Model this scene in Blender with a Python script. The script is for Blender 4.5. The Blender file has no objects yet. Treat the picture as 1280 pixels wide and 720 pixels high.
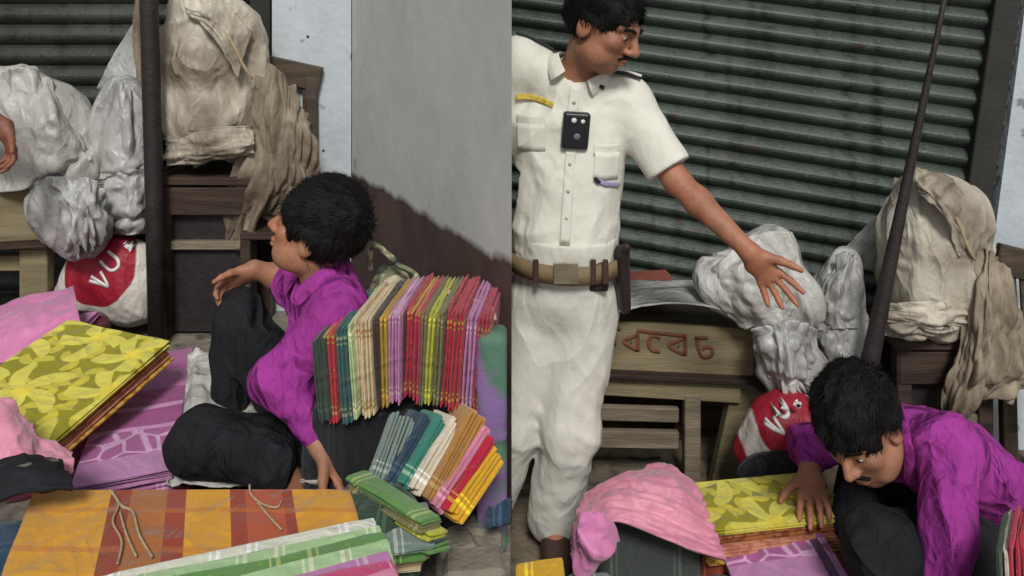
import bpy, math, random
import numpy as np
from mathutils import Vector, Matrix
from mathutils.bvhtree import BVHTree

# ------------------------------------------------------------------ camera, sky, sun
S = bpy.context.scene
F, HZ, H = 950.0, 20.0, 1.64          # focal length and horizon in photograph pixels, camera height in metres
cam_d = bpy.data.cameras.new('camera'); cam = bpy.data.objects.new('camera', cam_d)
S.collection.objects.link(cam); S.camera = cam
cam.location = (0, 0, H); cam.rotation_euler = (math.radians(90), 0, 0)
cam_d.sensor_width = 36; cam_d.lens = 36 * F / 1280; cam_d.shift_y = -(360 - HZ) / 1280
cam_d.clip_start = 0.05; cam_d.clip_end = 500
SUN_EL, SUN_AZ = math.radians(44), math.radians(176)      # azimuth clockwise from +Y
w = bpy.data.worlds.new('World'); S.world = w; w.use_nodes = True
nt = w.node_tree; bg = nt.nodes['Background']; sky = nt.nodes.new('ShaderNodeTexSky')
sky.sky_type = 'NISHITA'; sky.sun_disc = False; sky.sun_elevation = SUN_EL; sky.sun_rotation = SUN_AZ
hs = nt.nodes.new('ShaderNodeHueSaturation'); hs.inputs['Saturation'].default_value = 0.35
nt.links.new(sky.outputs[0], hs.inputs['Color']); nt.links.new(hs.outputs[0], bg.inputs['Color'])
bg.inputs['Strength'].default_value = 0.05
sd = bpy.data.lights.new('sun', 'SUN'); sun = bpy.data.objects.new('sun', sd); S.collection.objects.link(sun)
sd.energy = 1.5; sd.angle = math.radians(14); sd.color = (1.0, 0.975, 0.93)
to_sun = Vector((math.sin(SUN_AZ) * math.cos(SUN_EL), math.cos(SUN_AZ) * math.cos(SUN_EL), math.sin(SUN_EL)))
sun.rotation_euler = to_sun.to_track_quat('Z', 'Y').to_euler(); sun.location = (0, -4, 6)
S.view_settings.view_transform = 'Standard'; S.view_settings.look = 'None'
S.view_settings.exposure = 0.75; S.view_settings.gamma = 1.0

# ------------------------------------------------------------------ helpers
C = S.collection
V = Vector
def P(px, py, d):                       # the point at distance d in front of the camera seen at a pixel of the photograph
    return V(((px - 640) * d / F, d, H - (py - HZ) * d / F))
def link(name, me, m=None, parent=None, smooth=True):
    o = bpy.data.objects.new(name, me); C.objects.link(o)
    if m and not me.materials: me.materials.append(m)
    if parent: o.parent = parent; o.matrix_parent_inverse = parent.matrix_world.inverted()
    if smooth and len(me.polygons): me.polygons.foreach_set('use_smooth', [True] * len(me.polygons))
    return o
def empty(name, loc):
    o = bpy.data.objects.new(name, None); C.objects.link(o); o.location = loc; o.empty_display_size = .05
    o.matrix_world = Matrix.Translation(V(loc)); return o
def tag(o, label, cat, group=None):
    o['label'] = label; o['category'] = cat
    if group: o['group'] = group
    return o
def struct(o): o['kind'] = 'structure'; return o
def mesh(name, v, f):
    me = bpy.data.meshes.new(name); me.from_pydata([tuple(p) for p in v], [], [tuple(q) for q in f]); me.update(); return me

rng = np.random.default_rng(5); TAB = rng.random((32, 32, 32)).astype(np.float32)
def vnoise(x, y, z):
    xi, yi, zi = np.floor(x).astype(int), np.floor(y).astype(int), np.floor(z).astype(int)
    fx, fy, fz = x - xi, y - yi, z - zi
    fx, fy, fz = [t * t * (3 - 2 * t) for t in (fx, fy, fz)]
    r = 0
    for a in (0, 1):
        for b in (0, 1):
            for c in (0, 1):
                r = r + TAB[(xi + a) & 31, (yi + b) & 31, (zi + c) & 31] * (fx if a else 1 - fx) * (fy if b else 1 - fy) * (fz if c else 1 - fz)
    return r * 2 - 1
def fbm(x, y, z, o=3):
    r, a = 0, 1.0
    for i in range(o):
        r = r + a * vnoise(x + 7.3 * i, y + 3.1 * i, z + 5.7 * i); x, y, z, a = x * 2.03, y * 2.03, z * 2.03, a * .5
    return r

class Field:                            # signed distance field on a grid, turned into a mesh with surface nets
    def __init__(s, lo, hi, h):
        s.h = h; s.lo = np.array(lo, np.float32); n = np.ceil((np.array(hi) - np.array(lo)) / h).astype(int) + 1
        s.n = n; s.ax = [s.lo[i] + h * np.arange(n[i], dtype=np.float32) for i in range(3)]
        s.d = np.full(n, 0.5, np.float32)
    def _sl(s, lo, hi):
        a = np.clip(np.floor((np.array(lo) - s.lo) / s.h).astype(int), 0, s.n - 1)
        b = np.clip(np.ceil((np.array(hi) - s.lo) / s.h).astype(int) + 1, 1, s.n)
        b = np.maximum(b, a + 1)
        sl = tuple(slice(a[i], b[i]) for i in range(3))
        g = np.meshgrid(s.ax[0][sl[0]], s.ax[1][sl[1]], s.ax[2][sl[2]], indexing='ij', sparse=True)
        return sl, g
    def _put(s, sl, v, k, sub):
        a = s.d[sl]
        if sub:
            v = -v; h = np.maximum(k - np.abs(a - v), 0) / k; s.d[sl] = np.maximum(a, v) + h * h * k * .25
        else:
            h = np.maximum(k - np.abs(a - v), 0) / k; s.d[sl] = np.minimum(a, v) - h * h * k * .25
    def cap(s, a, b, ra, rb, k=.02, sub=False, m=.05):
        a, b = np.array(a, np.float32), np.array(b, np.float32); r = max(ra, rb) + k + m
        sl, (x, y, z) = s._sl(np.minimum(a, b) - r, np.maximum(a, b) + r)
        ab = b - a; L = float(ab @ ab) + 1e-9
        t = np.clip(((x - a[0]) * ab[0] + (y - a[1]) * ab[1] + (z - a[2]) * ab[2]) / L, 0, 1)
        v = np.sqrt((x - a[0] - t * ab[0]) ** 2 + (y - a[1] - t * ab[1]) ** 2 + (z - a[2] - t * ab[2]) ** 2) - (ra + (rb - ra) * t)
        s._put(sl, v, k, sub)
    def ecap(s, a, b, u, ra, rb, k=.03, m=.06):      # tapered capsule with an elliptic section: ra=(along u, across)
        a, b, u = [np.array(q, np.float32) for q in (a, b, u)]; r = max(*ra, *rb) + k + m
        sl, (x, y, z) = s._sl(np.minimum(a, b) - r, np.maximum(a, b) + r)
        ab = b - a; L = float(np.linalg.norm(ab)) + 1e-9; w_ = ab / L
        u = u - w_ * (u @ w_); u /= np.linalg.norm(u); q = np.cross(w_, u)
        dx, dy, dz = x - a[0], y - a[1], z - a[2]
        tw = dx * w_[0] + dy * w_[1] + dz * w_[2]; t = np.clip(tw / L, 0, 1)
        ru = ra[0] + (rb[0] - ra[0]) * t; rv = ra[1] + (rb[1] - ra[1]) * t
        cu = dx * u[0] + dy * u[1] + dz * u[2]; cv = dx * q[0] + dy * q[1] + dz * q[2]; cw = tw - t * L
        mn = np.minimum(ru, rv)
        v = (np.sqrt((cu / ru) ** 2 + (cv / rv) ** 2 + (cw / mn) ** 2) - 1) * mn
        s._put(sl, v, k, False)
    def ell(s, c, R, rad, k=.02, sub=False, m=.04):  # R: 3x3 columns are the axes
        c, R, rad = np.array(c, np.float32), np.array(R, np.float32), np.array(rad, np.float32); r = rad.max() + k + m
        sl, (x, y, z) = s._sl(c - r, c + r)
        dx, dy, dz = x - c[0], y - c[1], z - c[2]; q = 0
        g = 0
        for i in range(3):
            t = dx * R[0, i] + dy * R[1, i] + dz * R[2, i]; q = q + (t / rad[i]) ** 2; g = g + (t / rad[i] ** 2) ** 2
        q = np.sqrt(q); v = q * (q - 1) / np.sqrt(g + 1e-9)
        v = np.where(q < .3, -rad.min() * (1 - q), v)
        s._put(sl, v, k, sub)
    def box(s, c, R, half, rd, k=.02, sub=False):
        c, R, hf = np.array(c, np.float32), np.array(R, np.float32), np.array(half, np.float32) - rd
        r = float(np.linalg.norm(hf)) + rd + k + .05
        sl, (x, y, z) = s._sl(c - r, c + r); dx, dy, dz = x - c[0], y - c[1], z - c[2]
        q = [np.abs(dx * R[0, i] + dy * R[1, i] + dz * R[2, i]) - hf[i] for i in range(3)]
        v = np.sqrt(sum(np.maximum(t, 0) ** 2 for t in q)) + np.minimum(np.maximum(np.maximum(q[0], q[1]), q[2]), 0) - rd
        s._put(sl, v, k, sub)
    def cut(s, p, n):                                # keep the side that n points away from
        p, n = np.array(p, np.float32), np.array(n, np.float32); n = n / np.linalg.norm(n)
        x, y, z = np.meshgrid(*s.ax, indexing='ij', sparse=True)
        s.d = np.maximum(s.d, (x - p[0]) * n[0] + (y - p[1]) * n[1] + (z - p[2]) * n[2])
    def warp(s, fn, band=.05):
        i = np.argwhere(np.abs(s.d) < band)
        x, y, z = [s.ax[j][i[:, j]] for j in range(3)]
        s.d[i[:, 0], i[:, 1], i[:, 2]] += fn(x, y, z).astype(np.float32)
    def mesh(s, name):
        d, h = s.d.copy(), s.h
        for a in range(3):
            sl = [slice(None)] * 3
            for e in (0, -1): sl[a] = e; d[tuple(sl)] = np.maximum(d[tuple(sl)], 1e-3)
        g = d < 0
        A, B = np.zeros(np.array(g.shape) - 1, bool), np.ones(np.array(g.shape) - 1, bool)
        off = [(i, j, k) for i in (0, 1) for j in (0, 1) for k in (0, 1)]
        for o in off:
            q = g[o[0]:g.shape[0] - 1 + o[0], o[1]:g.shape[1] - 1 + o[1], o[2]:g.shape[2] - 1 + o[2]]; A |= q; B &= q
        act = A & ~B; ijk = np.argwhere(act); idx = np.full(act.shape, -1, np.int32); idx[act] = np.arange(len(ijk))
        acc = np.zeros((len(ijk), 3)); cnt = np.zeros(len(ijk))
        for o in off:
            for a in range(3):
                if o[a]: continue
                p = list(o); p[a] = 1
                va = d[ijk[:, 0] + o[0], ijk[:, 1] + o[1], ijk[:, 2] + o[2]]; vb = d[ijk[:, 0] + p[0], ijk[:, 1] + p[1], ijk[:, 2] + p[2]]
                c = (va < 0) != (vb < 0); t = np.where(c, va / np.where(c, va - vb, 1), 0)
                e = np.array(o, float)[None] + np.zeros((len(ijk), 3)); e[:, a] += t
                acc[c] += e[c]; cnt += c
        v = (acc / np.maximum(cnt, 1)[:, None] + ijk) * h + s.lo
        Q = []
        for a in range(3):
            b, c = (a + 1) % 3, (a + 2) % 3
            s0 = [slice(None)] * 3; s1 = [slice(None)] * 3; s0[a] = slice(0, -1); s1[a] = slice(1, None)
            e = np.argwhere(g[tuple(s0)] != g[tuple(s1)])
            e = e[(e[:, b] > 0) & (e[:, c] > 0)]
            ins = g[e[:, 0], e[:, 1], e[:, 2]]
            def cell(db, dc):
                q = e.copy(); q[:, b] -= db; q[:, c] -= dc; return idx[q[:, 0], q[:, 1], q[:, 2]]
            q = np.stack([cell(1, 1), cell(0, 1), cell(0, 0), cell(1, 0)], 1); q[~ins] = q[~ins][:, ::-1]; Q.append(q)
        Q = np.concatenate(Q); Q = Q[(Q >= 0).all(1)]
        me = bpy.data.meshes.new(name); me.vertices.add(len(v)); me.vertices.foreach_set('co', v.ravel().astype(np.float32))
        me.loops.add(Q.size); me.loops.foreach_set('vertex_index', Q.ravel().astype(np.int32))
        me.polygons.add(len(Q)); me.polygons.foreach_set('loop_start', np.arange(0, Q.size, 4, dtype=np.int32))
        me.update(calc_edges=True); me.validate(); return me

# ------------------------------------------------------------------ materials
MATS = {}
def mat(name, col, rough=.8, var=.15, scale=6, bump=.0, bscale=60, spec=.3, sheen=0, pat=None, metal=0, wrk=0, wsc=7, lay=0, pos=False, sss=0, asp=(1, 1, 1)):
    if name in MATS: return MATS[name]
    m = bpy.data.materials.new(name); m.use_nodes = True; n = m.node_tree.nodes; l = m.node_tree.links
    b = n['Principled BSDF']; b.inputs['Roughness'].default_value = rough; b.inputs['Specular IOR Level'].default_value = spec
    b.inputs['Metallic'].default_value = metal
    if sheen: b.inputs['Sheen Weight'].default_value = sheen
    tc = n.new('ShaderNodeTexCoord')
    if pos or asp != (1, 1, 1):           # world position (or stretched grain) instead of object coordinates
        class TC: pass
        src = n.new('ShaderNodeNewGeometry').outputs['Position'] if pos else tc.outputs['Object']
        if asp != (1, 1, 1):
            mp0 = n.new('ShaderNodeMapping'); mp0.inputs['Scale'].default_value = asp; l.new(src, mp0.inputs['Vector']); src = mp0.outputs[0]
        tc = TC(); tc.outputs = {'Object': src}
    if sss: b.inputs['Subsurface Weight'].default_value = sss; b.inputs['Subsurface Radius'].default_value = (.012, .005, .003); b.inputs['Subsurface Scale'].default_value = 1
    nz = n.new('ShaderNodeTexNoise'); nz.inputs['Scale'].default_value = scale
    nz.inputs['Detail'].default_value = 6; l.new(tc.outputs['Object'], nz.inputs['Vector'])
    if pat: base = pat(n, l, tc)
    else:
        rgb = n.new('ShaderNodeRGB'); rgb.outputs[0].default_value = (*col, 1); base = rgb.outputs[0]
    mr = n.new('ShaderNodeMapRange'); mr.inputs[1].default_value = .3; mr.inputs[2].default_value = .7
    mr.inputs[3].default_value = 1 - var; mr.inputs[4].default_value = 1 + var; l.new(nz.outputs['Fac'], mr.inputs[0])
    vm = n.new('ShaderNodeVectorMath'); vm.operation = 'SCALE'; l.new(base, vm.inputs[0]); l.new(mr.outputs[0], vm.inputs['Scale'])
    l.new(vm.outputs[0], b.inputs['Base Color'])
    prev = None
    def addbump(h, st, dist):
        nonlocal prev
        bp = n.new('ShaderNodeBump'); bp.inputs['Strength'].default_value = st; bp.inputs['Distance'].default_value = dist; l.new(h, bp.inputs['Height'])
        if prev: l.new(prev, bp.inputs['Normal'])
        prev = bp.outputs[0]
    if wrk:                               # sharp crinkles: folded noise at three sizes
        for sc_, st_ in ((wsc, 1.0), (wsc * 2.3, .7), (wsc * 5.5, .4)):
            mpw = n.new('ShaderNodeMapping'); mpw.inputs['Scale'].default_value = (1.25, 1.1, .7); mpw.inputs['Rotation'].default_value = (.3, .5 + sc_ * .07, .2); l.new(tc.outputs['Object'], mpw.inputs['Vector'])
            nw = n.new('ShaderNodeTexNoise'); nw.inputs['Scale'].default_value = sc_; nw.inputs['Detail'].default_value = 1.5; nw.inputs['Distortion'].default_value = .7; l.new(mpw.outputs[0], nw.inputs['Vector'])
            a1 = n.new('ShaderNodeMath'); a1.operation = 'SUBTRACT'; a1.inputs[1].default_value = .5; l.new(nw.outputs['Fac'], a1.inputs[0])
            a2 = n.new('ShaderNodeMath'); a2.operation = 'ABSOLUTE'; l.new(a1.outputs[0], a2.inputs[0])
            a3 = n.new('ShaderNodeMath'); a3.operation = 'MULTIPLY'; a3.inputs[1].default_value = -1.8; l.new(a2.outputs[0], a3.inputs[0])
            addbump(a3.outputs[0], min(1, wrk * st_), .35 / sc_)
    if lay:                               # the thin edges of the folded layers
        sp_ = n.new('ShaderNodeSeparateXYZ'); l.new(tc.outputs['Object'], sp_.inputs[0])
        nl = n.new('ShaderNodeTexNoise'); nl.inputs['Scale'].default_value = 14; l.new(tc.outputs['Object'], nl.inputs['Vector'])
        c1 = n.new('ShaderNodeMath'); c1.operation = 'MULTIPLY_ADD'; c1.inputs[1].default_value = lay * .9; l.new(nl.outputs['Fac'], c1.inputs[0]); l.new(sp_.outputs[2], c1.inputs[2])
        c2 = n.new('ShaderNodeMath'); c2.operation = 'PINGPONG'; c2.inputs[1].default_value = lay; l.new(c1.outputs[0], c2.inputs[0])
        addbump(c2.outputs[0], .9, .9)
    if bump:
        n2 = n.new('ShaderNodeTexNoise'); n2.inputs['Scale'].default_value = bscale; n2.inputs['Detail'].default_value = 5
        l.new(tc.outputs['Object'], n2.inputs['Vector']); addbump(n2.outputs['Fac'], bump, .01)
    if prev: l.new(prev, b.inputs['Normal'])
    MATS[name] = m; return m
def srgb(r, g, b, k=1.0):
    f = lambda c: ((c / 255 + .055) / 1.055) ** 2.4 if c > 10 else c / 255 / 12.92
    return (f(r) * k, f(g) * k, f(b) * k)
def ramp(n, l, fac, stops, const=True):
    r = n.new('ShaderNodeValToRGB'); e = r.color_ramp.elements; r.color_ramp.interpolation = 'CONSTANT' if const else 'LINEAR'
    while len(e) < len(stops): e.new(.5)
    for i, (p, c) in enumerate(stops): e[i].position = p; e[i].color = (*c, 1)
    l.new(fac, r.inputs[0]); return r.outputs[0]
def mixc(n, l, fac, a, b):
    m = n.new('ShaderNodeMix'); m.data_type = 'RGBA'
    if isinstance(fac, float): m.inputs[0].default_value = fac
    else: l.new(fac, m.inputs[0])
    for i, q in ((6, a), (7, b)):
        if isinstance(q, tuple): m.inputs[i].default_value = (*q, 1)
        else: l.new(q, m.inputs[i])
    return m.outputs[2]
def axis(n, l, tc, ax, lo, hi, wob=0.0):
    s = n.new('ShaderNodeSeparateXYZ'); l.new(tc.outputs['Object'], s.inputs[0]); out = s.outputs[ax]
    if wob:
        nz = n.new('ShaderNodeTexNoise'); nz.inputs['Scale'].default_value = 9; l.new(tc.outputs['Object'], nz.inputs['Vector'])
        ma = n.new('ShaderNodeMath'); ma.operation = 'MULTIPLY_ADD'; ma.inputs[1].default_value = wob; l.new(nz.outputs['Fac'], ma.inputs[0]); l.new(out, ma.inputs[2]); out = ma.outputs[0]
    m = n.new('ShaderNodeMapRange'); m.inputs[1].default_value = lo; m.inputs[2].default_value = hi; l.new(out, m.inputs[0]); return m.outputs[0]
def thresh(n, l, fac, t, soft=.02):
    m = n.new('ShaderNodeMapRange'); m.inputs[1].default_value = t - soft; m.inputs[2].default_value = t + soft; l.new(fac, m.inputs[0]); return m.outputs[0]
def noise(n, l, tc, sc, det=2, dist=0):
    z = n.new('ShaderNodeTexNoise'); z.inputs['Scale'].default_value = sc; z.inputs['Detail'].default_value = det; z.inputs['Distortion'].default_value = dist
    l.new(tc.outputs['Object'], z.inputs['Vector']); return z.outputs['Fac']
def voro(n, l, tc, sc, feat='F1'):
    z = n.new('ShaderNodeTexVoronoi'); z.inputs['Scale'].default_value = sc; z.feature = feat
    l.new(tc.outputs['Object'], z.inputs['Vector']); return z.outputs['Distance']

def skinpat(c):
    r_, g_, b_ = srgb(*c)
    def f(n, l, tc):
        a = mixc(n, l, thresh(n, l, noise(n, l, tc, 16, 5, .4), .5, .16), (r_ * .82, g_ * .78, b_ * .78), (r_ * 1.12, g_ * 1.08, b_ * 1.05))
        a = mixc(n, l, thresh(n, l, noise(n, l, tc, 5, 3), .56, .1), a, (r_ * 1.08, g_ * .86, b_ * .80))
        return mixc(n, l, thresh(n, l, noise(n, l, tc, 110, 2), .76, .06), a, (r_ * .75, g_ * .7, b_ * .7))
    return f
SKIN_A = mat('skin_officer', None, .5, .10, 30, .25, 260, .45, pat=skinpat((164, 116, 90)), wrk=.12, wsc=40, sss=.15)
SKIN_B = mat('skin_vendor', None, .5, .10, 30, .25, 260, .45, pat=skinpat((162, 118, 92)), wrk=.12, wsc=40, sss=.15)
SKIN_C = mat('skin_dark', None, .5, .10, 30, .25, 260, .45, pat=skinpat((132, 88, 70)), wrk=.12, wsc=40)
HAIR = mat('black_hair', (.006, .005, .005), .6, .3, 60, .4, 260, .2)
WHITE_U = mat('white_uniform_cotton', srgb(224, 222, 210), .85, .05, 7, .25, 420, .15, .1, wrk=.27, wsc=4)
WHITE_T = mat('off_white_trouser_cotton', srgb(212, 210, 199), .85, .07, 7, .25, 420, .15, .1, wrk=.27, wsc=4)
PURP = mat('magenta_purple_shirt', srgb(158, 58, 144), .8, .13, 7, .25, 420, .15, 0, wrk=1.0, wsc=5)
BLACKT = mat('black_trouser_cloth', (.014, .014, .017), .85, .35, 10, .25, 420, .2, wrk=.9, wsc=5)
LEATH = mat('brown_leather', srgb(70, 52, 46), .45, .2, 12, .2, 90)
KHAKI = mat('khaki_webbing', srgb(128, 110, 82), .8, .15, 30, .2, 160)
BLKP = mat('black_plastic', (.02, .021, .025), .35, .1, 10, 0, 50, .5)
EYEW = mat('eye_white', (.6, .57, .52), .3, .03)
EYEB = mat('eye_dark', (.02, .012, .008), .2, .03)
GOLD = mat('gold_braid', srgb(205, 182, 78), .7, .35, 90)
NAVY = mat('navy_trim', (.02, .022, .03), .6, .1)
WHITEP = mat('white_plastic', (.75, .75, .73), .4, .04)
VSHADE = mat('violet_shading', srgb(168, 164, 205), .4, .05)  # violet tint of the shading on the shirt pocket

def sack_pat(a, b):
    def f(n, l, tc): return mixc(n, l, thresh(n, l, noise(n, l, tc, 3.2, 5, .6), .5, .14), a, b)
    return f
SACK_W = mat('white_woven_plastic', None, .44, .10, 9, .10, 90, .5, wrk=.6, wsc=4.5, pat=sack_pat(srgb(160, 158, 150), srgb(206, 205, 199)))
SACK_G = mat('grey_plastic_sheet', None, .42, .10, 9, .08, 90, .5, wrk=.6, wsc=4.5, pat=sack_pat(srgb(138, 137, 133), srgb(190, 189, 185)))
SACK_C = mat('cream_woven_plastic', None, .5, .12, 9, .15, 90, .4, wrk=.6, wsc=4.5, pat=sack_pat(srgb(132, 121, 105), srgb(196, 189, 172)))
SACK_B = mat('tan_plastic_sheet', None, .6, .14, 9, .3, 45, .3, wrk=.3, wsc=7, pat=sack_pat(srgb(104, 92, 77), srgb(154, 141, 122)))
WOOD_O = mat('olive_painted_wood', None, .75, .15, 12, .3, 40, .2, asp=(.5, 3, 5), pat=sack_pat(srgb(114, 104, 78), srgb(138, 127, 98)))
WOOD_G = mat('grey_weathered_wood', None, .8, .2, 14, .4, 40, .2, asp=(.5, 3, 5), pat=sack_pat(srgb(104, 94, 78), srgb(136, 124, 106)))
WOOD_D = mat('dark_old_wood', None, .75, .2, 12, .4, 40, .2, asp=(.5, 3, 5), pat=sack_pat(srgb(52, 42, 36), srgb(80, 66, 56)))
WOOD_C = mat('brown_chair_wood', None, .6, .2, 12, .2, 40, .3, asp=(.5, 3, 5), pat=sack_pat(srgb(66, 57, 48), srgb(84, 73, 62)))
INK = mat('red_brown_paint', srgb(112, 70, 52), .8, .2, 40)
IRON = mat('dark_iron', srgb(44, 38, 38), .6, .3, 20, .3, 80, .4)
def slatpat(a, b, rust):
    def f(n, l, tc):
        x = mixc(n, l, thresh(n, l, noise(n, l, tc, 2.2, 6, .5), .5, .16), a, b)
        mp = n.new('ShaderNodeMapping'); mp.inputs['Scale'].default_value = (9, 9, .7); l.new(tc.outputs['Object'], mp.inputs['Vector'])
        z = n.new('ShaderNodeTexNoise'); z.inputs['Scale'].default_value = 1.6; z.inputs['Detail'].default_value = 7; l.new(mp.outputs[0], z.inputs['Vector'])
        x = mixc(n, l, thresh(n, l, z.outputs['Fac'], .60, .07), x, tuple(q * .55 for q in a))
        x = mixc(n, l, thresh(n, l, noise(n, l, tc, 26, 4), .66, .03), x, rust)
        return mixc(n, l, thresh(n, l, noise(n, l, tc, 60, 3), .70, .03), x, tuple(min(1, q * 1.7) for q in b))
    return f
SLAT = mat('dark_green_shutter_paint', None, .5, .12, 5, .3, 60, .4, pat=slatpat(srgb(50, 60, 53), srgb(70, 79, 71), srgb(66, 52, 42)), pos=True)
SLATL = mat('grey_green_shutter_paint', None, .5, .12, 5, .3, 60, .4, pat=slatpat(srgb(54, 57, 52), srgb(76, 78, 72), srgb(64, 52, 44)), pos=True)
FRAME = mat('shutter_frame_steel', srgb(50, 50, 47), .6, .2, 9, .2)
ROPE = mat('jute_string', srgb(170, 150, 120), .9, .2, 80)
BRICKM = mat('grey_brick', srgb(128, 122, 110), .9, .2, 20, .6, 60)

# ------------------------------------------------------------------ generic meshes
def bx_v(c, R, hx, hy, hz, b=.004):
    """bevelled box as vertices and faces"""
    v, f = [], []
    c = V(c)
    X, Y, Z = [V((R[0][i], R[1][i], R[2][i])) for i in range(3)]
    hs_ = (hx, hy, hz); b = min(b, .45 * min(hs_)); pts = {}
    ax = (X, Y, Z)
    for sx in (-1, 1):
        for sy in (-1, 1):
            for sz in (-1, 1):
                for a in range(3):
                    q = [sx * (hs_[0] - (b if a != 0 else 0)), sy * (hs_[1] - (b if a != 1 else 0)), sz * (hs_[2] - (b if a != 2 else 0))]
                    pts[(sx, sy, sz, a)] = len(v); v.append(c + X * q[0] + Y * q[1] + Z * q[2])
    for a in range(3):
        o = [i for i in range(3) if i != a]
        for s_ in (-1, 1):
            cyc = []
            for t in ((-1, -1), (1, -1), (1, 1), (-1, 1)):
                k = [0, 0, 0]; k[a] = s_; k[o[0]] = t[0]; k[o[1]] = t[1]; cyc.append(pts[(*k, a)])
            f.append(cyc)
        for s1 in (-1, 1):
            for s2 in (-1, 1):
                k0 = [0, 0, 0]; k1 = [0, 0, 0]; k0[a] = -1; k1[a] = 1
                for k in (k0, k1): k[o[0]] = s1; k[o[1]] = s2
                f.append([pts[(*k0, o[0])], pts[(*k1, o[0])], pts[(*k1, o[1])], pts[(*k0, o[1])]])
    for sx in (-1, 1):
        for sy in (-1, 1):
            for sz in (-1, 1): f.append([pts[(sx, sy, sz, a)] for a in range(3)])
    return v, f
def fixn(me):
    import bmesh
    bm = bmesh.new(); bm.from_mesh(me); bmesh.ops.recalc_face_normals(bm, faces=bm.faces); bm.to_mesh(me); bm.free(); return me
I3 = ((1, 0, 0), (0, 1, 0), (0, 0, 1))
def frame(u, v):                      # orthonormal matrix from a main and a second direction
    u = V(u).normalized(); w_ = u.cross(V(v)).normalized(); v = w_.cross(u)
    return Matrix((u, v, w_)).transposed()
def bar(name, a, b, wv, tw, td, m, parent=None, bev=.004):
    """a board from a to b, tw wide along wv, td thick"""
    a, b = V(a), V(b); R = frame(b - a, wv)
    v, f = bx_v((a + b) / 2, R, (b - a).length / 2, tw / 2, td / 2, bev)
    return link(name, fixn(mesh(name, v, f)), m, parent, False)
def tube(name, pts, r, m, parent=None, n=8, close=False):
    pts = [V(p) for p in pts]; v, f = [], []; N = len(pts); rr = r if hasattr(r, '__len__') else [r] * N
    up = V((0, 0, 1))
    for i, p in enumerate(pts):
        t = (pts[min(i + 1, N - 1)] - pts[max(i - 1, 0)]).normalized()
        a = t.cross(up if abs(t.z) < .9 else V((1, 0, 0))).normalized(); b = t.cross(a)
        for k in range(n): th = 2 * math.pi * k / n; v.append(p + (a * math.cos(th) + b * math.sin(th)) * rr[i])
    for i in range(N - 1):
        for k in range(n): f.append((i * n + k, i * n + (k + 1) % n, (i + 1) * n + (k + 1) % n, (i + 1) * n + k))
    f.append(tuple(range(n))[::-1]); f.append(tuple((N - 1) * n + k for k in range(n)))
    return link(name, fixn(mesh(name, v, f)), m, parent)
def cr(pts, n=8):                     # Catmull-Rom through points
    pts = [V(p) for p in pts]; o = []
    for i in range(len(pts) - 1):
        p0, p1, p2, p3 = pts[max(i - 1, 0)], pts[i], pts[i + 1], pts[min(i + 2, len(pts) - 1)]
        for k in range(n):
            t = k / n; o.append(.5 * ((2 * p1) + (p2 - p0) * t + (2 * p0 - 5 * p1 + 4 * p2 - p3) * t * t + (3 * p1 - p0 - 3 * p2 + p3) * t ** 3))
    return o + [pts[-1]]
SLABS = {}
def slab_mesh(w_, l_, t_, layers, seed, wave=1.0):
    """folded cloth: layers of soft-edged cloth, local x 0..w, y 0..l, z -t..0, the folds on the front edge"""
    layers = max(layers, round(t_ / .0085)); key = (round(w_, 2), round(l_, 2), round(t_, 3), layers, seed)
    if key in SLABS: return SLABS[key]
    r = random.Random(seed); v, f = [], []; N, ring = 9, 16; lt = t_ / layers
    for L in range(layers):
        z0 = -lt * (L + .5); j = [r.uniform(-.006, .005) for _ in range(4)]; ph = r.uniform(0, 6)
        base = len(v); hw, ht = w_ / 2, lt * .5
        for i in range(N):
            s_ = i / (N - 1); y = -j[0] + s_ * (l_ + j[0] + j[1]); e = 1.0
            if i in (0, N - 1): e = .45
            for k in range(ring):
                th = 2 * math.pi * k / ring; cx, sz = math.cos(th), math.sin(th)
                sx = math.copysign(abs(cx) ** .16, cx); zz = math.copysign(abs(sz) ** .3, sz)
                x = w_ / 2 + sx * (hw - ht * (1 - e) + (j[2] if sx > 0 else j[3]))
                wz = wave * (.0022 * math.sin(x * 23 + y * 15 + ph) + .0014 * math.sin(y * 44 + ph * 2 + x * 9))
                v.append((x, y, z0 + zz * ht * 1.02 * e + wz * (1 if L == 0 else .6)))
        for i in range(N - 1):
            for k in range(ring): f.append((base + i * ring + k, base + i * ring + (k + 1) % ring, base + (i + 1) * ring + (k + 1) % ring, base + (i + 1) * ring + k))
        f.append([base + k for k in range(ring)][::-1]); f.append([base + (N - 1) * ring + k for k in range(ring)])
    me = fixn(mesh('folded_cloth', v, f)); me.polygons.foreach_set('use_smooth', [True] * len(me.polygons)); me.set_sharp_from_angle(angle=math.radians(38)); SLABS[key] = me; return me
def slab(name, A, B, D, t_, layers, m, seed=0, parent=None, wave=1.0, skew=False):
    """folded cloth with its top corner A, long side towards D (y) and short side towards B (x)"""
    A, B, D = V(A), V(B), V(D); R = frame(B - A, D - A); w_ = (B - A).length; l_ = (D - A).dot(V(R.col[1]))
    me = slab_mesh(w_, l_, t_, layers, seed, wave)
    if me.materials and me.materials[0] != m: me = me.copy(); me.materials.clear()
    M4 = R.to_4x4()
    if skew:                              # cloth folded out of square
        y_ = (D - A) / l_; M4.col[1][0:3] = y_
        vs = [M4.to_3x3() @ p.co for p in me.vertices]; me = me.copy(); me.materials.clear(); RT = R.transposed()
        for p, q in zip(me.vertices, vs): p.co = RT @ q
        M4 = R.to_4x4()
    o = link(name, me, m); o.matrix_world = Matrix.Translation(A) @ M4
    if parent: o.parent = parent; o.matrix_parent_inverse = parent.matrix_world.inverted()
    return o
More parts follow.
